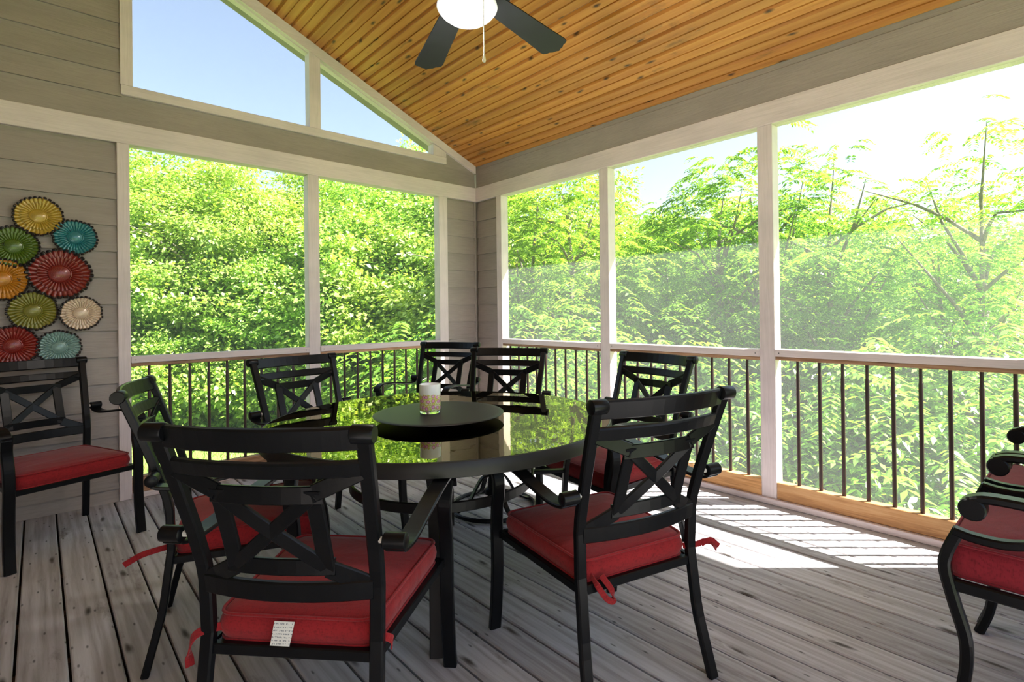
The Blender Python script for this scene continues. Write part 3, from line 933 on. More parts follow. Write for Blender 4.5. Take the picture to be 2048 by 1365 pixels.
# ---------------------------------------------------------------- lounge chairs with scrolled arms
def lounge(cx, cy, label):
    t = thing('lounge_chair', label, 'chair', (cx, cy, 0), 0.0, 'scroll-arm chairs by the long-side railing')
    for s in (-1, 1):
        lp = smooth_path([(s*.280, .285, .540), (s*.282, .312, .470), (s*.284, .318, .42), (s*.285, .298, .33), (s*.285, .272, .22), (s*.283, .280, .10), (s*.281, .312, 0.0)], 5)
        MB().sweep(lp, rect(0.034, 0.030, 0.006), smooth=False, up=(0, -1, 0)).build('front_leg', M_BLACK, t)
        sp = smooth_path([(s*.282, .296, .536), (s*.283, .250, .528), (s*.284, .180, .530), (s*.285, .110, .555), (s*.286, .062, .600), (s*.287, .050, .636)], 5)
        MB().sweep(sp, rect(0.036, 0.024, 0.005), smooth=False, up=(0, -.4, 1)).build('arm_support', M_BLACK, t)
        ap = smooth_path([(s*.287, .262, .634), (s*.287, .215, .648), (s*.287, .10, .648), (s*.287, -.05, .642), (s*.284, -.20, .640), (s*.275, -.30, .648)], 5)
        MB().sweep(ap, rect(0.052, 0.024, 0.006), smooth=False).build('arm', M_BLACK, t)
        MB().lathe([(0.0, -0.027), (0.028, -0.027), (0.032, -0.023), (0.032, 0.023), (0.028, 0.027), (0.0, 0.027)], 20).build('scroll', M_BLACK, t, (s*.287, .252, .614), (0, PI/2, 0))
        rp = smooth_path([(s*.262, -.36, 0.0), (s*.258, -.315, .20), (s*.255, -.285, .38), (s*.258, -.295, .60), (s*.262, -.345, .80), (s*.265, -.385, .95)], 5)
        MB().sweep(rp, rect(0.032, 0.026, 0.005), smooth=False, up=(0, -1, 0)).build('back_post', M_BLACK, t)
        MB().sweep([(s*.262, -.285, .375), (s*.272, .305, .375)], rect(0.022, 0.034, 0.004), smooth=False).build('seat_rail', M_BLACK, t)
        for k in (1,):
            bp = smooth_path([(s*.275, .312, .365), (s*.262, .295, .325), (s*.282, .285, .285)], 4)
            MB().sweep(bp, rect(0.012, 0.012, 0.002), smooth=False, up=(0, -1, 0)).build('corner_bracket', M_BLACK, t)
    for y, z in ((.305, .378), (-.285, .378)):
        MB().sweep([(-.268, y, z), (.268, y, z)], rect(0.022, 0.034, 0.004), smooth=False).build('seat_rail', M_BLACK, t)
    for z, y in ((.93, -.378), (.56, -.288)):
        MB().sweep([(.262*(2*i/8-1), y-0.03*(1-(2*i/8-1)**2), z) for i in range(9)], rect(0.018, 0.045, 0.004), smooth=False).build('back_rail', M_BLACK, t)
    for i in range(5):
        x = -.18+.09*i
        MB().sweep([(x, -.31, .57), (x, -.345, .75), (x, -.40, .92)], rect(0.022, 0.010, 0.002), smooth=False, up=(0, -1, 0)).build('back_slat', M_BLACK, t)
    cushion_part(t, .245, .262, -.275, .318, .394, .492, M_RED2, 0.028)
    return t
lounge(-1.040, -4.255, 'crimson scroll-arm chair standing clear of the railing, its front leg fully in view')
lounge(-0.405, -4.255, 'scroll-arm chair with crimson cushion tucked between its twin and the railing')

# ---------------------------------------------------------------- dining table
TX, TY = -1.932, -2.246
table = thing('dining_table', 'round patio table with bronze glass top and dark metal rim', 'table', (TX, TY, 0))
circ = [(math.cos(2*PI*i/96), math.sin(2*PI*i/96)) for i in range(96)]
MB().prism([(0.742*a, 0.742*b) for a, b in circ], 0.7135, 0.7195, 'z').build('glass_top', M_TGLASS, table)
MB().lathe([(0.700, 0.7133), (0.7422, 0.7133), (0.7426, 0.7188), (0.7475, 0.7188), (0.7495, 0.7165), (0.752, 0.685), (0.752, 0.670), (0.746, 0.667), (0.712, 0.667), (0.704, 0.690), (0.700, 0.7133)], 96).build('rim', M_TABLE, table)
for k in range(4):
    a = math.radians(-127+90*k)
    c, s = math.cos(a), math.sin(a)
    pts = smooth_path([(r*c, r*s, z) for r, z in ((0.700, 0.672), (0.655, 0.655), (0.60, 0.60), (0.565, 0.50), (0.552, 0.38), (0.548, 0.24), (0.555, 0.10), (0.566, 0.0))], 4)
    MB().sweep(pts, rect(0.048, 0.022, 0.004), smooth=False, up=(c, s, 0)).build('leg', M_TABLE, table)
    MB().sweep([(0.405*c, 0.405*s, 0.45), (0.553*c, 0.553*s, 0.45)], rect(0.030, 0.016, 0.003), smooth=False).build('brace', M_TABLE, table)
MB().sweep([(0.40*math.cos(2*PI*i/64), 0.40*math.sin(2*PI*i/64), 0.45) for i in range(64)], rect(0.014, 0.040, 0.003), closed=True, smooth=False).build('hoop', M_TABLE, table)

# ---------------------------------------------------------------- turntable on the table, candle on it
LX, LY = -1.990, -2.302
tray = thing('lazy_susan', 'round charcoal turntable tray raised above the glass tabletop', 'tray', (LX, LY, 0.7196))
MB().lathe([(0.0, 0.0235), (0.262, 0.0235), (0.277, 0.026), (0.281, 0.0295), (0.277, 0.032), (0.258, 0.0328), (0.0, 0.0325)], 80).build('disc', M_TRAY, tray)
MB().lathe([(0.0, 0.0), (0.075, 0.0), (0.075, 0.006), (0.055, 0.010), (0.055, 0.0234), (0.0, 0.0234)], 32).build('bearing_foot', M_BLACK, tray)
def mat_floral():
    m, nt, out = new_mat('painted_flowers')
    tc = N(nt, 'ShaderNodeTexCoord')
    sp = N(nt, 'ShaderNodeSeparateXYZ'); nt.links.new(tc.outputs['Object'], sp.inputs[0])
    at = N(nt, 'ShaderNodeMath', operation='ARCTAN2')
    nt.links.new(sp.outputs[1], at.inputs[0]); nt.links.new(sp.outputs[0], at.inputs[1])
    cb = N(nt, 'ShaderNodeCombineXYZ')
    s1 = N(nt, 'ShaderNodeMath', operation='MULTIPLY'); s1.inputs[1].default_value = 0.045
    nt.links.new(at.outputs[0], s1.inputs[0]); nt.links.new(s1.outputs[0], cb.inputs[0]); nt.links.new(sp.outputs[2], cb.inputs[1])
    vo = N(nt, 'ShaderNodeTexVoronoi', feature='F1', voronoi_dimensions='2D'); vo.inputs['Scale'].default_value = 44; vo.inputs['Randomness'].default_value = 0.55
    nt.links.new(cb.outputs[0], vo.inputs['Vector'])
    base = noise(nt, cb.outputs[0], 130, 2, 0.5)
    bcol = ramp(nt, base, [(0.38, (0.78, 0.78, 0.74)), (0.48, (0.72, 0.62, 0.12)), (0.58, (0.45, 0.55, 0.10)), (0.64, (0.80, 0.76, 0.60))])
    pk = ramp(nt, vo.outputs['Distance'], [(0.0, (0.80, 0.42, 0.60)), (0.20, (0.82, 0.45, 0.62)), (0.26, (0.48, 0.03, 0.24)), (0.30, (0.55, 0.06, 0.28))])
    msk = ramp(nt, vo.outputs['Distance'], [(0.30, (1, 1, 1)), (0.33, (0, 0, 0))])
    col = mixc(nt, msk.outputs[0], bcol.outputs[0], pk.outputs[0])
    zt = N(nt, 'ShaderNodeMath', operation='ADD')
    nz = noise(nt, cb.outputs[0], 55, 2, 0.5)
    k = N(nt, 'ShaderNodeMath', operation='MULTIPLY_ADD'); k.inputs[1].default_value = -0.035
    nt.links.new(nz, k.inputs[0]); nt.links.new(sp.outputs[2], k.inputs[2])
    g = N(nt, 'ShaderNodeMath', operation='GREATER_THAN'); g.inputs[1].default_value = 0.064
    nt.links.new(k.outputs[0], g.inputs[0])
    col = mixc(nt, g.outputs[0], col, (0.80, 0.82, 0.82))
    principled(nt, out, col, 0.25, coat=0.4)
    return m
def mat_clear():
    m, nt, out = new_mat('clear_glass')
    p = principled(nt, out, (0.95, 0.98, 0.97), 0.02)
    p.inputs['Transmission Weight'].default_value = 1.0
    p.inputs['IOR'].default_value = 1.45
    return m
candle = thing('candle_jar', 'white glass candle tumbler painted with pink flowers, on the turntable', 'candle', (-2.025, -2.285, 0.7525))
MB().lathe([(0.0435, 0.0125), (0.0452, 0.02), (0.0455, 0.121), (0.0442, 0.124), (0.0428, 0.122), (0.0425, 0.016), (0.040, 0.0125)], 40).build('tumbler', mat_floral(), candle)
MB().lathe([(0.0, 0.0), (0.041, 0.0), (0.0435, 0.003), (0.0442, 0.012), (0.0, 0.0122)], 40).build('glass_foot', mat_clear(), candle)
MB().lathe([(0.0, 0.0125), (0.0424, 0.0125), (0.0424, 0.085), (0.0, 0.083)], 32).build('wax', mat_simple('wax', (0.80, 0.79, 0.74), 0.5, 0.03, 20, 0.0), candle)
MB().tube([(0, 0, 0.082), (0.001, 0, 0.090), (0.003, 0, 0.095)], 0.0012, 6, up=(0, 1, 0)).build('wick', M_BLACK, candle)

# ---------------------------------------------------------------- metal flowers on the siding
def mat_petal(name, col):
    m, nt, out = new_mat(name)
    tc = N(nt, 'ShaderNodeTexCoord')
    sp = N(nt, 'ShaderNodeSeparateXYZ'); nt.links.new(tc.outputs['Object'], sp.inputs[0])
    n = noise(nt, coords(nt, (9, 3, 9)), 1.0, 4, 0.7)
    ns = noise(nt, coords(nt, (30, 30, 30)), 1.0, 3, 0.6)
    a = N(nt, 'ShaderNodeMath', operation='MULTIPLY_ADD'); a.inputs[1].default_value = 0.22
    nt.links.new(n, a.inputs[0]); nt.links.new(sp.outputs[1], a.inputs[2])
    tip = ramp(nt, a.outputs[0], [(0.99, (0, 0, 0)), (1.03, (1, 1, 1))])
    c = ramp(nt, ns, [(0.30, tuple(x*0.62 for x in col)), (0.6, col), (0.8, tuple(min(1, x*1.25) for x in col))]).outputs[0]
    c = mixc(nt, tip.outputs[0], c, (0.018, 0.014, 0.016))
    principled(nt, out, c, 0.30, 0.15, coat=0.35)
    return m
def mat_enamel(name, col):
    m, nt, out = new_mat(name)
    n = noise(nt, coords(nt, (1, 1, 1)), 26, 4, 0.7)
    c = ramp(nt, n, [(0.30, tuple(x*0.7 for x in col)), (0.62, col)]).outputs[0]
    k = noise(nt, coords(nt, (14, 14, 30)), 1.0, 3, 0.6)
    chip = ramp(nt, k, [(0.70, (0, 0, 0)), (0.72, (1, 1, 1))])
    c = mixc(nt, chip.outputs[0], c, (0.02, 0.016, 0.016))
    principled(nt, out, c, 0.30, 0.15, coat=0.35)
    return m
# one petal: a rounded, ridged tongue reaching from 0.42 to 1.0 along y (unit flower radius)
NP = 32
def petal_mesh(mat):
    mb = MB()
    vs = []; fs = []
    ys = [0.40, 0.55, 0.70, 0.82, 0.90, 0.96, 0.992, 1.0]
    ws = [0.050, 0.075, 0.090, 0.090, 0.078, 0.076, 0.052, 0.014]
    hs = [0.02, 0.035, 0.05, 0.060, 0.070, 0.105, 0.085, 0.03]
    for y, w, h in zip(ys, ws, hs):
        lift = 0.10*(y-0.4)
        for q in range(7):
            a = PI*q/6
            vs.append((w*math.cos(a), y, lift+h*math.sin(a)))
        vs.append((0, y, lift-0.012))
    m = 8
    for i in range(len(ys)-1):
        for q in range(m):
            r = (q+1) % m
            fs.append((i*m+q, i*m+r, (i+1)*m+r, (i+1)*m+q))
    fs.append(tuple(range(m))[::-1]); fs.append(tuple((len(ys)-1)*m+q for q in range(m)))
    mb.add(vs, fs, True)
    return mb.mesh('petal', mat)
def flower(x, z, r, col, label, cname):
    t = thing('wall_flower', label, 'wall art', (x, -0.016, z), 0.0, 'metal flowers hung on the siding')
    en = mat_enamel('enamel_'+cname, col); pm = mat_petal('petal_'+cname, col)
    me = petal_mesh(pm)
    off = rnd.uniform(0, 1)
    for k in range(NP):
        a = 2*PI*(k+off)/NP
        o = link('petal', me, t)
        # petal plane is local xy, facing -y of the wall
        o.matrix_local = Matrix.Rotation(PI/2, 4, 'X') @ Matrix.Rotation(a, 4, 'Z') @ Matrix.Diagonal((r, r*rnd.uniform(.965, 1.03), r, 1))
    # corrugated inner ring of short petals, one pressed sheet
    mb = MB(); n2 = NP*6
    rr = [0.20, 0.34, 0.48, 0.60, 0.68, 0.66]
    hh = [0.055, 0.075, 0.10, 0.125, 0.125, 0.085]
    vs = []; fs = []
    for i, (q, h) in enumerate(zip(rr, hh)):
        for k in range(n2):
            a = 2*PI*k/n2
            w = abs(math.sin(NP*a/2))
            q2 = q*(1-0.12*(1-w)*(i/4.0)) if i >= 3 else q
            vs.append((r*q2*math.cos(a), r*q2*math.sin(a), r*(h+0.035*w*(i > 0))))
    for i in range(len(rr)-1):
        for k in range(n2):
            j = (k+1) % n2
            fs.append((i*n2+k, i*n2+j, (i+1)*n2+j, (i+1)*n2+k))
    mb.add(vs, fs, True)
    mb.build('inner_petal_ring', en, t, None, (PI/2, 0, 0))
    MB().lathe([(0.40*r, 0.05*r), (0.40*r, 0.0), (0.0, 0.0)], 32).build('backing', M_BLACK, t, None, (PI/2, 0, 0))
    # studded centre in a raised rim
    c = MB().lathe([(0.345*r, 0.085*r), (0.350*r, 0.155*r), (0.325*r, 0.165*r), (0.30*r, 0.135*r), (0.22*r, 0.16*r), (0.12*r, 0.185*r), (0.0, 0.195*r)], 36).build('flower_center', en, t, None, (PI/2, 0, 0))
    st = MB()
    for rg, cnt in ((0.07, 6), (0.135, 12), (0.195, 18), (0.25, 24)):
        for k in range(cnt):
            a = 2*PI*k/cnt
            h = interp(rg, [0, .12, .22, .30], [.195, .185, .16, .135])
            st.lathe([(0.014*r, (h-0.004)*r), (0.011*r, (h+0.010)*r), (0.0, (h+0.014)*r)], 5, (rg*r*math.cos(a), rg*r*math.sin(a), 0))
    so = st.build('studs', en, c); so['kind'] = 'stuff'
    so.matrix_local = Matrix.Identity(4)
    return t
FL = [(77, 434, -3.272, 1.785, .118, (0.46, 0.30, 0.035), 'mustard yellow metal flower, topmost of the cluster', 'mustard'),
      (0, 0, -3.107, 1.674, .112, (0.012, 0.17, 0.20), 'deep teal metal flower beside the mustard one', 'teal'),
      (0, 0, -3.380, 1.599, .122, (0.075, 0.14, 0.008), 'leaf green metal flower', 'green'),
      (0, 0, -3.178, 1.447, .155, (0.21, 0.016, 0.010), 'large dark red metal flower in the middle of the cluster', 'red'),
      (0, 0, -3.428, 1.408, .125, (0.52, 0.20, 0.010), 'amber orange metal flower cut by the frame edge', 'amber'),
      (0, 0, -3.299, 1.226, .118, (0.20, 0.19, 0.020), 'olive green metal flower under the large red one', 'olive'),
      (0, 0, -3.082, 1.209, .108, (0.66, 0.50, 0.36), 'cream white metal flower with chipped enamel', 'cream'),
      (0, 0, -3.385, 1.024, .122, (0.24, 0.014, 0.008), 'smaller brick red metal flower just above the chair back', 'brick'),
      (0, 0, -3.183, 1.004, .108, (0.19, 0.32, 0.29), 'pale sea green metal flower, lowest of the cluster', 'seagreen')]
for _, _, x, z, r, col, lab, cn in FL:
    flower(x, z, r, col, lab, cn)

# ---------------------------------------------------------------- ceiling fan with its light
HX, HY, ZB = -1.903, -2.423, 2.60
fan = thing('ceiling_fan', 'charcoal ceiling fan with a lit white glass bowl and pull chain', 'fan', (HX, HY, ZB))
MB().lathe([(0.0, -0.03), (0.085, -0.03), (0.105, 0.0), (0.115, 0.04), (0.105, 0.10), (0.06, 0.13), (0.03, 0.15), (0.0, 0.15)], 36).build('motor_housing', M_BLADE, fan)
top = zceil(HX)-ZB
MB().tube([(0, 0, 0.14), (0, 0, top+0.02)], 0.013, 12, up=(0, 1, 0)).build('downrod', M_BLADE, fan)
MB().lathe([(0.02, top-0.13), (0.06, top-0.08), (0.075, top+0.02), (0.0, top+0.02)], 28).build('canopy', M_BLADE, fan)
def blade_outline():
    w0, w1, x0, x1 = 0.054, 0.079, 0.15, 0.685
    left = [(x0, w0), (x0+0.10, 0.060), (x1-0.20, 0.070), (x1-0.06, w1), (x1-0.040, w1-0.004), (x1-0.030, w1-0.018), (x1-0.026, w1-0.034), (x1-0.014, w1-0.047), (x1-0.010, 0.014)]
    return left+[(x1, 0.0)]+[(a, -b) for a, b in left[::-1]]
bl = MB().prism(blade_outline(), -0.003, 0.003, 'z').mesh('blade', M_BLADE)
iron = MB().prism([(0.07, 0.022), (0.13, 0.018), (0.165, 0.042), (0.215, 0.040), (0.235, 0.0), (0.215, -0.040), (0.165, -0.042), (0.13, -0.018), (0.07, -0.022)], 0.0035, 0.010, 'z').mesh('blade_iron', M_BLADE)
for ang in (8, 72.5, 142, 218, 292):
    o = link('blade', bl, fan)
    droop = 0.075 if ang == 72.5 else 0.025
    o.matrix_local = Matrix.Rotation(math.radians(ang), 4, 'Z') @ Matrix.Rotation(math.atan2(droop, 0.68), 4, 'Y') @ Matrix.Rotation(math.radians(-8), 4, 'X')
    q = link('blade_iron', iron, fan); q.matrix_local = o.matrix_local
def mat_bowl():
    m, nt, out = new_mat('lit_white_glass')
    n = noise(nt, coords(nt, (1, 1, 1), rand=False), 9, 3, 0.5)
    c = ramp(nt, n, [(0.40, (0.55, 0.58, 0.57)), (0.58, (1.0, 1.0, 0.98))])
    p = principled(nt, out, (0.55, 0.55, 0.54), 0.25)
    nt.links.new(c.outputs[0], p.inputs['Emission Color'])
    p.inputs['Emission Strength'].default_value = 0.25
    return m
MB().lathe([(0.118, -0.075), (0.128, -0.085), (0.131, -0.098), (0.128, -0.106), (0.112, -0.126), (0.086, -0.146), (0.052, -0.160), (0.020, -0.167), (0.0, -0.168)], 48).build('glass_bowl', mat_bowl(), fan)
MB().lathe([(0.06, -0.03), (0.075, -0.05), (0.118, -0.074), (0.0, -0.074)], 32).build('light_fitter', M_BLADE, fan)
MB().lathe([(0.0, -0.180), (0.007, -0.176), (0.008, -0.169), (0.0, -0.166)], 12).build('finial', M_CHROME, fan)
ch = thing  # (chain below is a part of the fan)
cxy = (-1.933-HX, -2.573-HY)
mb = MB()
zt_, zb2 = -0.085, -0.365
path = [(cxy[0]+(1-min(1, i/3))*(-cxy[0]*0.12), cxy[1]+(1-min(1, i/3))*(-cxy[1]*0.12), zt_+(zb2-zt_)*i/90) for i in range(91)]
MB().tube(path, 0.0022, 6, up=(0, 1, 0), scales=[1.15 if i % 2 else 0.6 for i in range(91)]).build('pull_chain', M_CHROME, fan)
MB().lathe([(0.0, 0.0), (0.0055, 0.004), (0.0072, 0.012), (0.0045, 0.026), (0.0022, 0.038), (0.0, 0.039)], 14, (cxy[0], cxy[1], zb2-0.036)).build('chain_pull', mat_simple('ivory', (0.72, 0.66, 0.52), 0.4, 0.05), fan)
lamp = bpy.data.lights.new('fan_bulb', 'POINT')
lamp.energy = 10; lamp.color = (1.0, 0.95, 0.90); lamp.shadow_soft_size = 0.12
lo = bpy.data.objects.new('fan_bulb', lamp); COL.objects.link(lo); lo.location = (HX, HY, ZB-0.26)

# ---------------------------------------------------------------- trees and shrubs outside
rng = np.random.default_rng(11)
def np_mesh(name, verts, faces4, mat):
    me = bpy.data.meshes.new(name)
    nv = len(verts); nf = len(faces4)
    me.vertices.add(nv); me.vertices.foreach_set('co', verts.astype(np.float32).ravel())
    me.loops.add(nf*4); me.loops.foreach_set('vertex_index', faces4.astype(np.int32).ravel())
    me.polygons.add(nf)
    me.polygons.foreach_set('loop_start', (np.arange(nf)*4).astype(np.int32))
    me.polygons.foreach_set('loop_total', np.full(nf, 4, np.int32))
    me.update(calc_edges=True)
    me.materials.append(mat)
    return me
def leaves(P, D, L, W, mat, name, up):
    """leaf blades at P pointing along D (unit), length L, width W, surface normal near up"""
    n = len(P)
    Sd = np.cross(D, up); Sd /= np.linalg.norm(Sd, axis=1, keepdims=True)+1e-9
    Nn = np.cross(Sd, D)
    L = L[:, None]; W = W[:, None]
    a = P; b = P+D*L*0.45+Sd*W*0.5+Nn*W*0.12; c = P+D*L-Nn*L*0.10; d = P+D*L*0.45-Sd*W*0.5+Nn*W*0.12
    V = np.stack([a, b, c, d], 1).reshape(-1, 3)
    Fc = np.arange(4*n).reshape(n, 4)
    return np_mesh(name, V, Fc, mat)
def unit(v):
    return v/(np.linalg.norm(v, axis=1, keepdims=True)+1e-9)
def crown_centres(n, rx, rz, zc, low=-0.9):
    d = unit(rng.normal(size=(n, 3)))
    d = d[d[:, 2] > low]
    r = rng.uniform(0.45, 1.0, len(d))**0.6
    lump = 1+0.22*np.sin(d[:, 0]*5+1)*np.cos(d[:, 1]*4)+0.12*np.sin(d[:, 2]*7)
    return np.c_[d[:, 0]*r*rx*lump, d[:, 1]*r*rx*lump, zc+d[:, 2]*r*rz*lump], d
def broad_tree(name, rx, rz, zc, nclump, per, leaf):
    C, d = crown_centres(nclump, rx, rz, zc)
    n = len(C)
    idx = np.repeat(np.arange(n), per)
    sp = rng.normal(size=(len(idx), 3))*np.array([0.29, 0.29, 0.13])*(rx/2.4)
    P = C[idx]+sp
    out = unit(np.c_[C[idx][:, :2]*0.6+sp[:, :2]*2.0, sp[:, 2]*1.0]+rng.normal(size=(len(idx), 3))*0.55+np.array([0, 0, -0.25]))
    up = unit(np.array([0, 0, 1.0])+rng.normal(size=(len(idx), 3))*0.55+0.35*unit(np.c_[C[idx][:, :2], 0*idx]))
    Ls = rng.uniform(0.75, 1.3, len(idx))*leaf
    return leaves(P, out, Ls, Ls*rng.uniform(0.5, 0.72, len(idx)), M_LEAF, name, up), C
def feather_tree(name, rx, rz, zc, nclump, fronds, leaf):
    C, d = crown_centres(nclump, rx, rz, zc)
    n = len(C)
    idx = np.repeat(np.arange(n), fronds)
    base = C[idx]+rng.normal(size=(len(idx), 3))*0.14
    az = rng.uniform(0, 2*PI, len(idx))
    rad = np.c_[np.cos(az), np.sin(az), np.zeros(len(idx))]
    rad = unit(rad+0.8*unit(np.c_[C[idx][:, :2], 0*idx]))
    LN = rng.uniform(0.34, 0.55, len(idx))
    Ps = []; Ds = []; Ls = []; Us = []
    k = 9
    side = np.cross(rad, np.array([0, 0, 1.0]))
    for i in range(k):
        t = (i+1)/k
        pos = base+rad*(LN*t)[:, None]+np.array([0, 0, 0.10*t-0.26*t*t])
        for s in (-1, 1):
            dd = unit(rad*0.55+side*s+np.array([0, 0, -0.35])+rng.normal(size=rad.shape)*0.12)
            Ps.append(pos); Ds.append(dd); Ls.append(np.full(len(idx), leaf)*(1.15-0.5*abs(t-0.45))*rng.uniform(.85, 1.15, len(idx)))
            Us.append(unit(np.array([0, 0, 1.0])+rng.normal(size=rad.shape)*0.25))
    P = np.concatenate(Ps); D = np.concatenate(Ds); Lx = np.concatenate(Ls); Uu = np.concatenate(Us)
    return leaves(P, D, Lx, Lx*0.36, M_LEAF2, name, Uu), C
def trunk_mesh(name, h, r, C, nbr, seed):
    rr = random.Random(seed)
    mb = MB()
    pts = [(0, 0, -0.6)]
    x = y = 0
    for i in range(1, 9):
        x += rr.uniform(-.10, .10)*h/8; y += rr.uniform(-.10, .10)*h/8
        pts.append((x, y, h*i/8))
    mb.tube(pts, r, 8, scales=[1.25-1.05*i/8 for i in range(9)], up=(0, 1, 0.01))
    top_ = pts
    for b in range(nbr):
        i = rr.randint(3, 7)
        p0 = Vector(top_[i])
        c = Vector(C[rr.randrange(len(C))])
        if c.z < p0.z-0.3:
            c.z = p0.z+rr.uniform(0.2, 1.0)
        m_ = (p0+c)/2+Vector((rr.uniform(-.2, .2), rr.uniform(-.2, .2), 0.25))
        mb.tube([p0, (p0+m_)/2+Vector((0, 0, .06)), m_, (m_+c)/2, c], r*0.42, 6, scales=[1, .8, .6, .4, .15])
    return mb.mesh(name, M_BARK)
KINDS = []
for i, (rx, rz, zc, ncl, per, lf, hh_, r_) in enumerate([
        (2.4, 3.1, 5.2, 210, 150, 0.115, 7.2, 0.13), (2.0, 3.6, 5.0, 200, 150, 0.11, 7.6, 0.11), (2.8, 2.6, 5.6, 230, 145, 0.12, 7.2, 0.15)]):
    me, C = broad_tree('foliage', rx, rz, zc, ncl, per, lf)
    KINDS.append((me, trunk_mesh('trunk', hh_, r_, C, 16, 30+i)))
LOW = []
for i, (rx, rz, zc, ncl, per, lf, hh_, r_) in enumerate([(1.9, 2.0, 2.5, 140, 140, 0.098, 3.8, 0.06), (1.6, 2.3, 2.6, 130, 140, 0.104, 4.2, 0.055)]):
    me, C = broad_tree('foliage', rx, rz, zc, ncl, per, lf)
    LOW.append((me, trunk_mesh('trunk', hh_, r_, C, 12, 130+i)))
FEATH = []
for i, (rx, rz, zc, ncl, fr, lf, hh_, r_) in enumerate([
        (2.2, 2.4, 5.0, 170, 5, 0.118, 6.4, 0.10), (1.8, 2.9, 4.8, 160, 5, 0.11, 6.8, 0.09)]):
    me, C = feather_tree('foliage', rx, rz, zc, ncl, fr, lf)
    FEATH.append((me, trunk_mesh('trunk', hh_, r_, C, 16, 60+i)))
bme, C = broad_tree('foliage', 1.25, 0.95, 0.75, 80, 120, 0.092)
BUSH = (bme, trunk_mesh('stem', 1.1, 0.03, C, 9, 90))
bme2, C = feather_tree('foliage', 1.3, 1.0, 0.9, 70, 6, 0.066)
BUSH2 = (bme2, trunk_mesh('stem', 1.1, 0.03, C, 9, 91))
def plant(kind, x, y, s, name, label, cat, group=None, sz=1.0, dz=0.0):
    t = thing(name, label, cat, (x, y, gz(x, y)+dz), rnd.uniform(0, 2*PI), group)
    t.scale = (s, s, s*sz)
    f = link('foliage', kind[0], t); f['kind'] = 'stuff'
    link('trunk' if name == 'tree' else 'stem', kind[1], t)
    return t
# direction helpers: everything stands at a real place given by bearing (deg from +x, about the porch) and distance
def spot(bearing, d):
    a = math.radians(bearing)
    return -3.275+d*math.cos(a), -4.246+d*math.sin(a)
G1 = 'woodland trees beyond the gable screens'
G2 = 'feather-leaved trees on the slope beyond the long-side screens'
G3 = 'taller trees further down the slope'
G4 = 'shrubs along the edge of the wood'
L1_ = 'leafy green tree in the wood across the lawn beyond the gable screens'
L2_ = 'feather-leaved tree on the slope beyond the long-side screens'
L3_ = 'dense tree further down the slope behind the feather-leaved trees'
L4_ = 'low green shrub at the edge of the wood'
def top_of(k):
    return max(v.co.z for v in k[0].vertices)*0.985
TOPS = {}
def tree_at(bearing, d, elev, kind, label, group=None):
    """tree at a bearing and distance from the porch whose top stands at the given elevation slope"""
    x, y = spot(bearing, d)
    depth = d*math.cos(math.radians(bearing-47.47))
    ztop = 1.184+elev*depth
    if id(kind) not in TOPS:
        TOPS[id(kind)] = top_of(kind)
    s_ = (ztop-gz(x, y))/TOPS[id(kind)]
    w = min(max(s_, 0.75), 1.35)
    return plant(kind, x, y, w, 'tree', label, 'tree', group, sz=s_/w)
# wood beyond the lawn (through the gable screens): bearing, distance, slope up to the top
for i, (b, d, e) in enumerate([(91, 16, .39), (85.5, 15.2, .372), (80, 16.4, .36), (75.5, 15.0, .335), (70.5, 16.2, .312), (66, 15.2, .29), (63.3, 17.5, .285),
                              (60.0, 16.4, .325), (56.5, 15.4, .31), (52.5, 14.6, .29), (49.0, 13.4, .27)]):
    tree_at(b, d, e, KINDS[i % 3], L1_, G1)
for i, (b, d, e) in enumerate([(88, 13.9, .22), (83.5, 13.3, .13), (79, 13.8, .19), (73, 13.3, .12), (68.5, 13.9, .17), (64.5, 13.2, .21), (59.5, 13.7, .16), (54, 12.6, .19), (50.5, 12.0, .15)]):
    tree_at(b, d, e, LOW[i % 2], 'young leafy tree at the edge of the wood, in front of the taller ones', 'young trees at the edge of the wood')
for i, b in enumerate(range(48, 92, 5)):
    tree_at(b+rnd.uniform(-1, 1), 19.5+rnd.uniform(-1, 1), .27+.0010*(b-60)+rnd.uniform(-.02, .01), KINDS[(i+1) % 3], L1_, G1)
for i, b in enumerate(range(50, 92, 7)):
    tree_at(b+rnd.uniform(-1, 1), 24+rnd.uniform(-1, 1), .25+.0010*(b-60)+rnd.uniform(-.02, .0), KINDS[(i+2) % 3], L1_, G1)
# trees on the slope (through the long-side screens)
for i, (b, d, e) in enumerate([(46.5, 10.2, .30), (42.2, 9.4, .325), (31.5, 12.0, .21), (27.0, 9.9, .295), (20.5, 12.5, .27), (9.0, 11.5, .21)]):
    tree_at(b, d, e, FEATH[i % 2], L2_, G2)
for i, b in enumerate(range(5, 50, 6)):
    tree_at(b+rnd.uniform(-1, 1), 13.4+rnd.uniform(-1, 1), .175+rnd.uniform(-.02, .02), FEATH[(i+1) % 2], L2_, G2)
for i, b in enumerate(range(2, 52, 6)):
    tree_at(b+rnd.uniform(-1, 1), 18+rnd.uniform(-1, 1), .20+rnd.uniform(-.02, .015), KINDS[i % 3], L3_, G3)
tree_at(38.2, 13.5, .265, KINDS[1], 'rounded leafy tree between the first two long-side posts, behind the feather-leaved ones', 'distinct trees')
tree_at(23.8, 10.4, .335, FEATH[0], 'feather-leaved tree rising highest behind the middle long-side post', 'distinct trees')
tree_at(17.2, 10.2, .315, FEATH[1], 'feather-leaved tree with drooping sprays against the sky, next to the open gap', 'distinct trees')
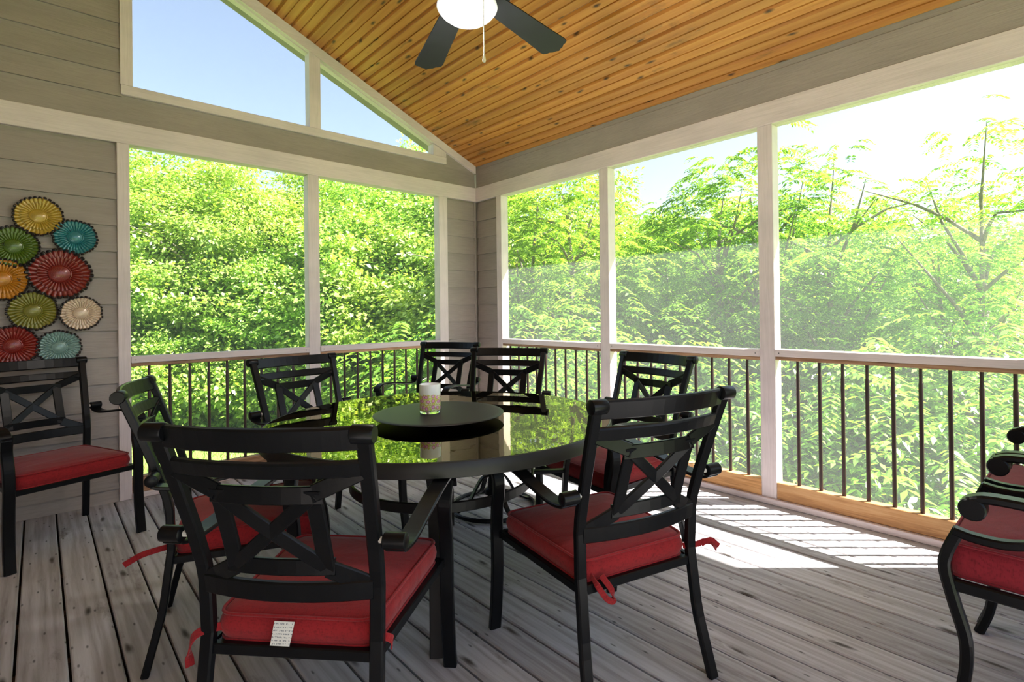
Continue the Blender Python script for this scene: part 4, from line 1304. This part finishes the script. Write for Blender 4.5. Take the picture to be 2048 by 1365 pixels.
tree_at(6.3, 10.0, .36, FEATH[1], 'tall airy tree standing against the sky at the frame edge', 'distinct trees')
for i in range(16):
    b = 52+36*(i+rnd.uniform(.2, .8))/16
    x, y = spot(b, rnd.uniform(13.2, 15.4))
    plant(BUSH, x, y, rnd.uniform(.9, 1.4), 'shrub', L4_, 'shrub', G4)
for i in range(30):
    b = 1+51*(i+rnd.uniform(.2, .8))/30
    x, y = spot(b, rnd.uniform(8.6, 11.5))
    plant(BUSH2, x, y, rnd.uniform(1.5, 2.1), 'shrub', 'bushy undergrowth shrub on the slope below the long-side railing', 'shrub', 'undergrowth shrubs on the slope')
# lawn
n = 26000
px = rng.uniform(-9, 2.5, n); py = rng.uniform(2.0, 13, n)
pz = np.array([gz(a, b) for a, b in zip(px, py)])
D = unit(np.c_[rng.normal(size=n)*.35, rng.normal(size=n)*.35, np.ones(n)])
Ls = rng.uniform(0.05, 0.11, n)
gme = leaves(np.c_[px, py, pz-0.005], D, Ls, Ls*0.16, M_GRASS, 'grass', unit(rng.normal(size=(n, 3))+np.array([0, 0, .2])))
go = link('grass', gme); go['kind'] = 'stuff'; tag(go, 'short mown lawn between the porch and the wood', 'grass')

# ---------------------------------------------------------------- say behind which screen each plant stands
def bay_of(o):
    b = math.degrees(math.atan2(o.location.y+4.246, o.location.x+3.275))
    for lim, txt in ((15, 'far end of the long-side screens'), (24, 'third long-side screen'), (38, 'second long-side screen'), (48, 'first long-side screen'),
                     (57, 'porch corner siding'), (69.5, 'narrow gable screen'), (84, 'wide gable screen'), (400, 'sided wall with the flowers')):
        if b < lim:
            return txt
BASE = {G1: 'leafy woodland tree across the lawn, behind the ', G2: 'feather-leaved slope tree behind the ', G3: 'dense tree further down the slope, behind the ',
        G4: 'low green shrub at the wood edge, behind the ', 'young trees at the edge of the wood': 'young leafy tree before the wood, behind the ',
        'undergrowth shrubs on the slope': 'bushy undergrowth shrub on the slope behind the '}
for o in list(COL.objects):
    g = o.get('group')
    if g in BASE and o.parent is None:
        o['label'] = BASE[g]+bay_of(o)
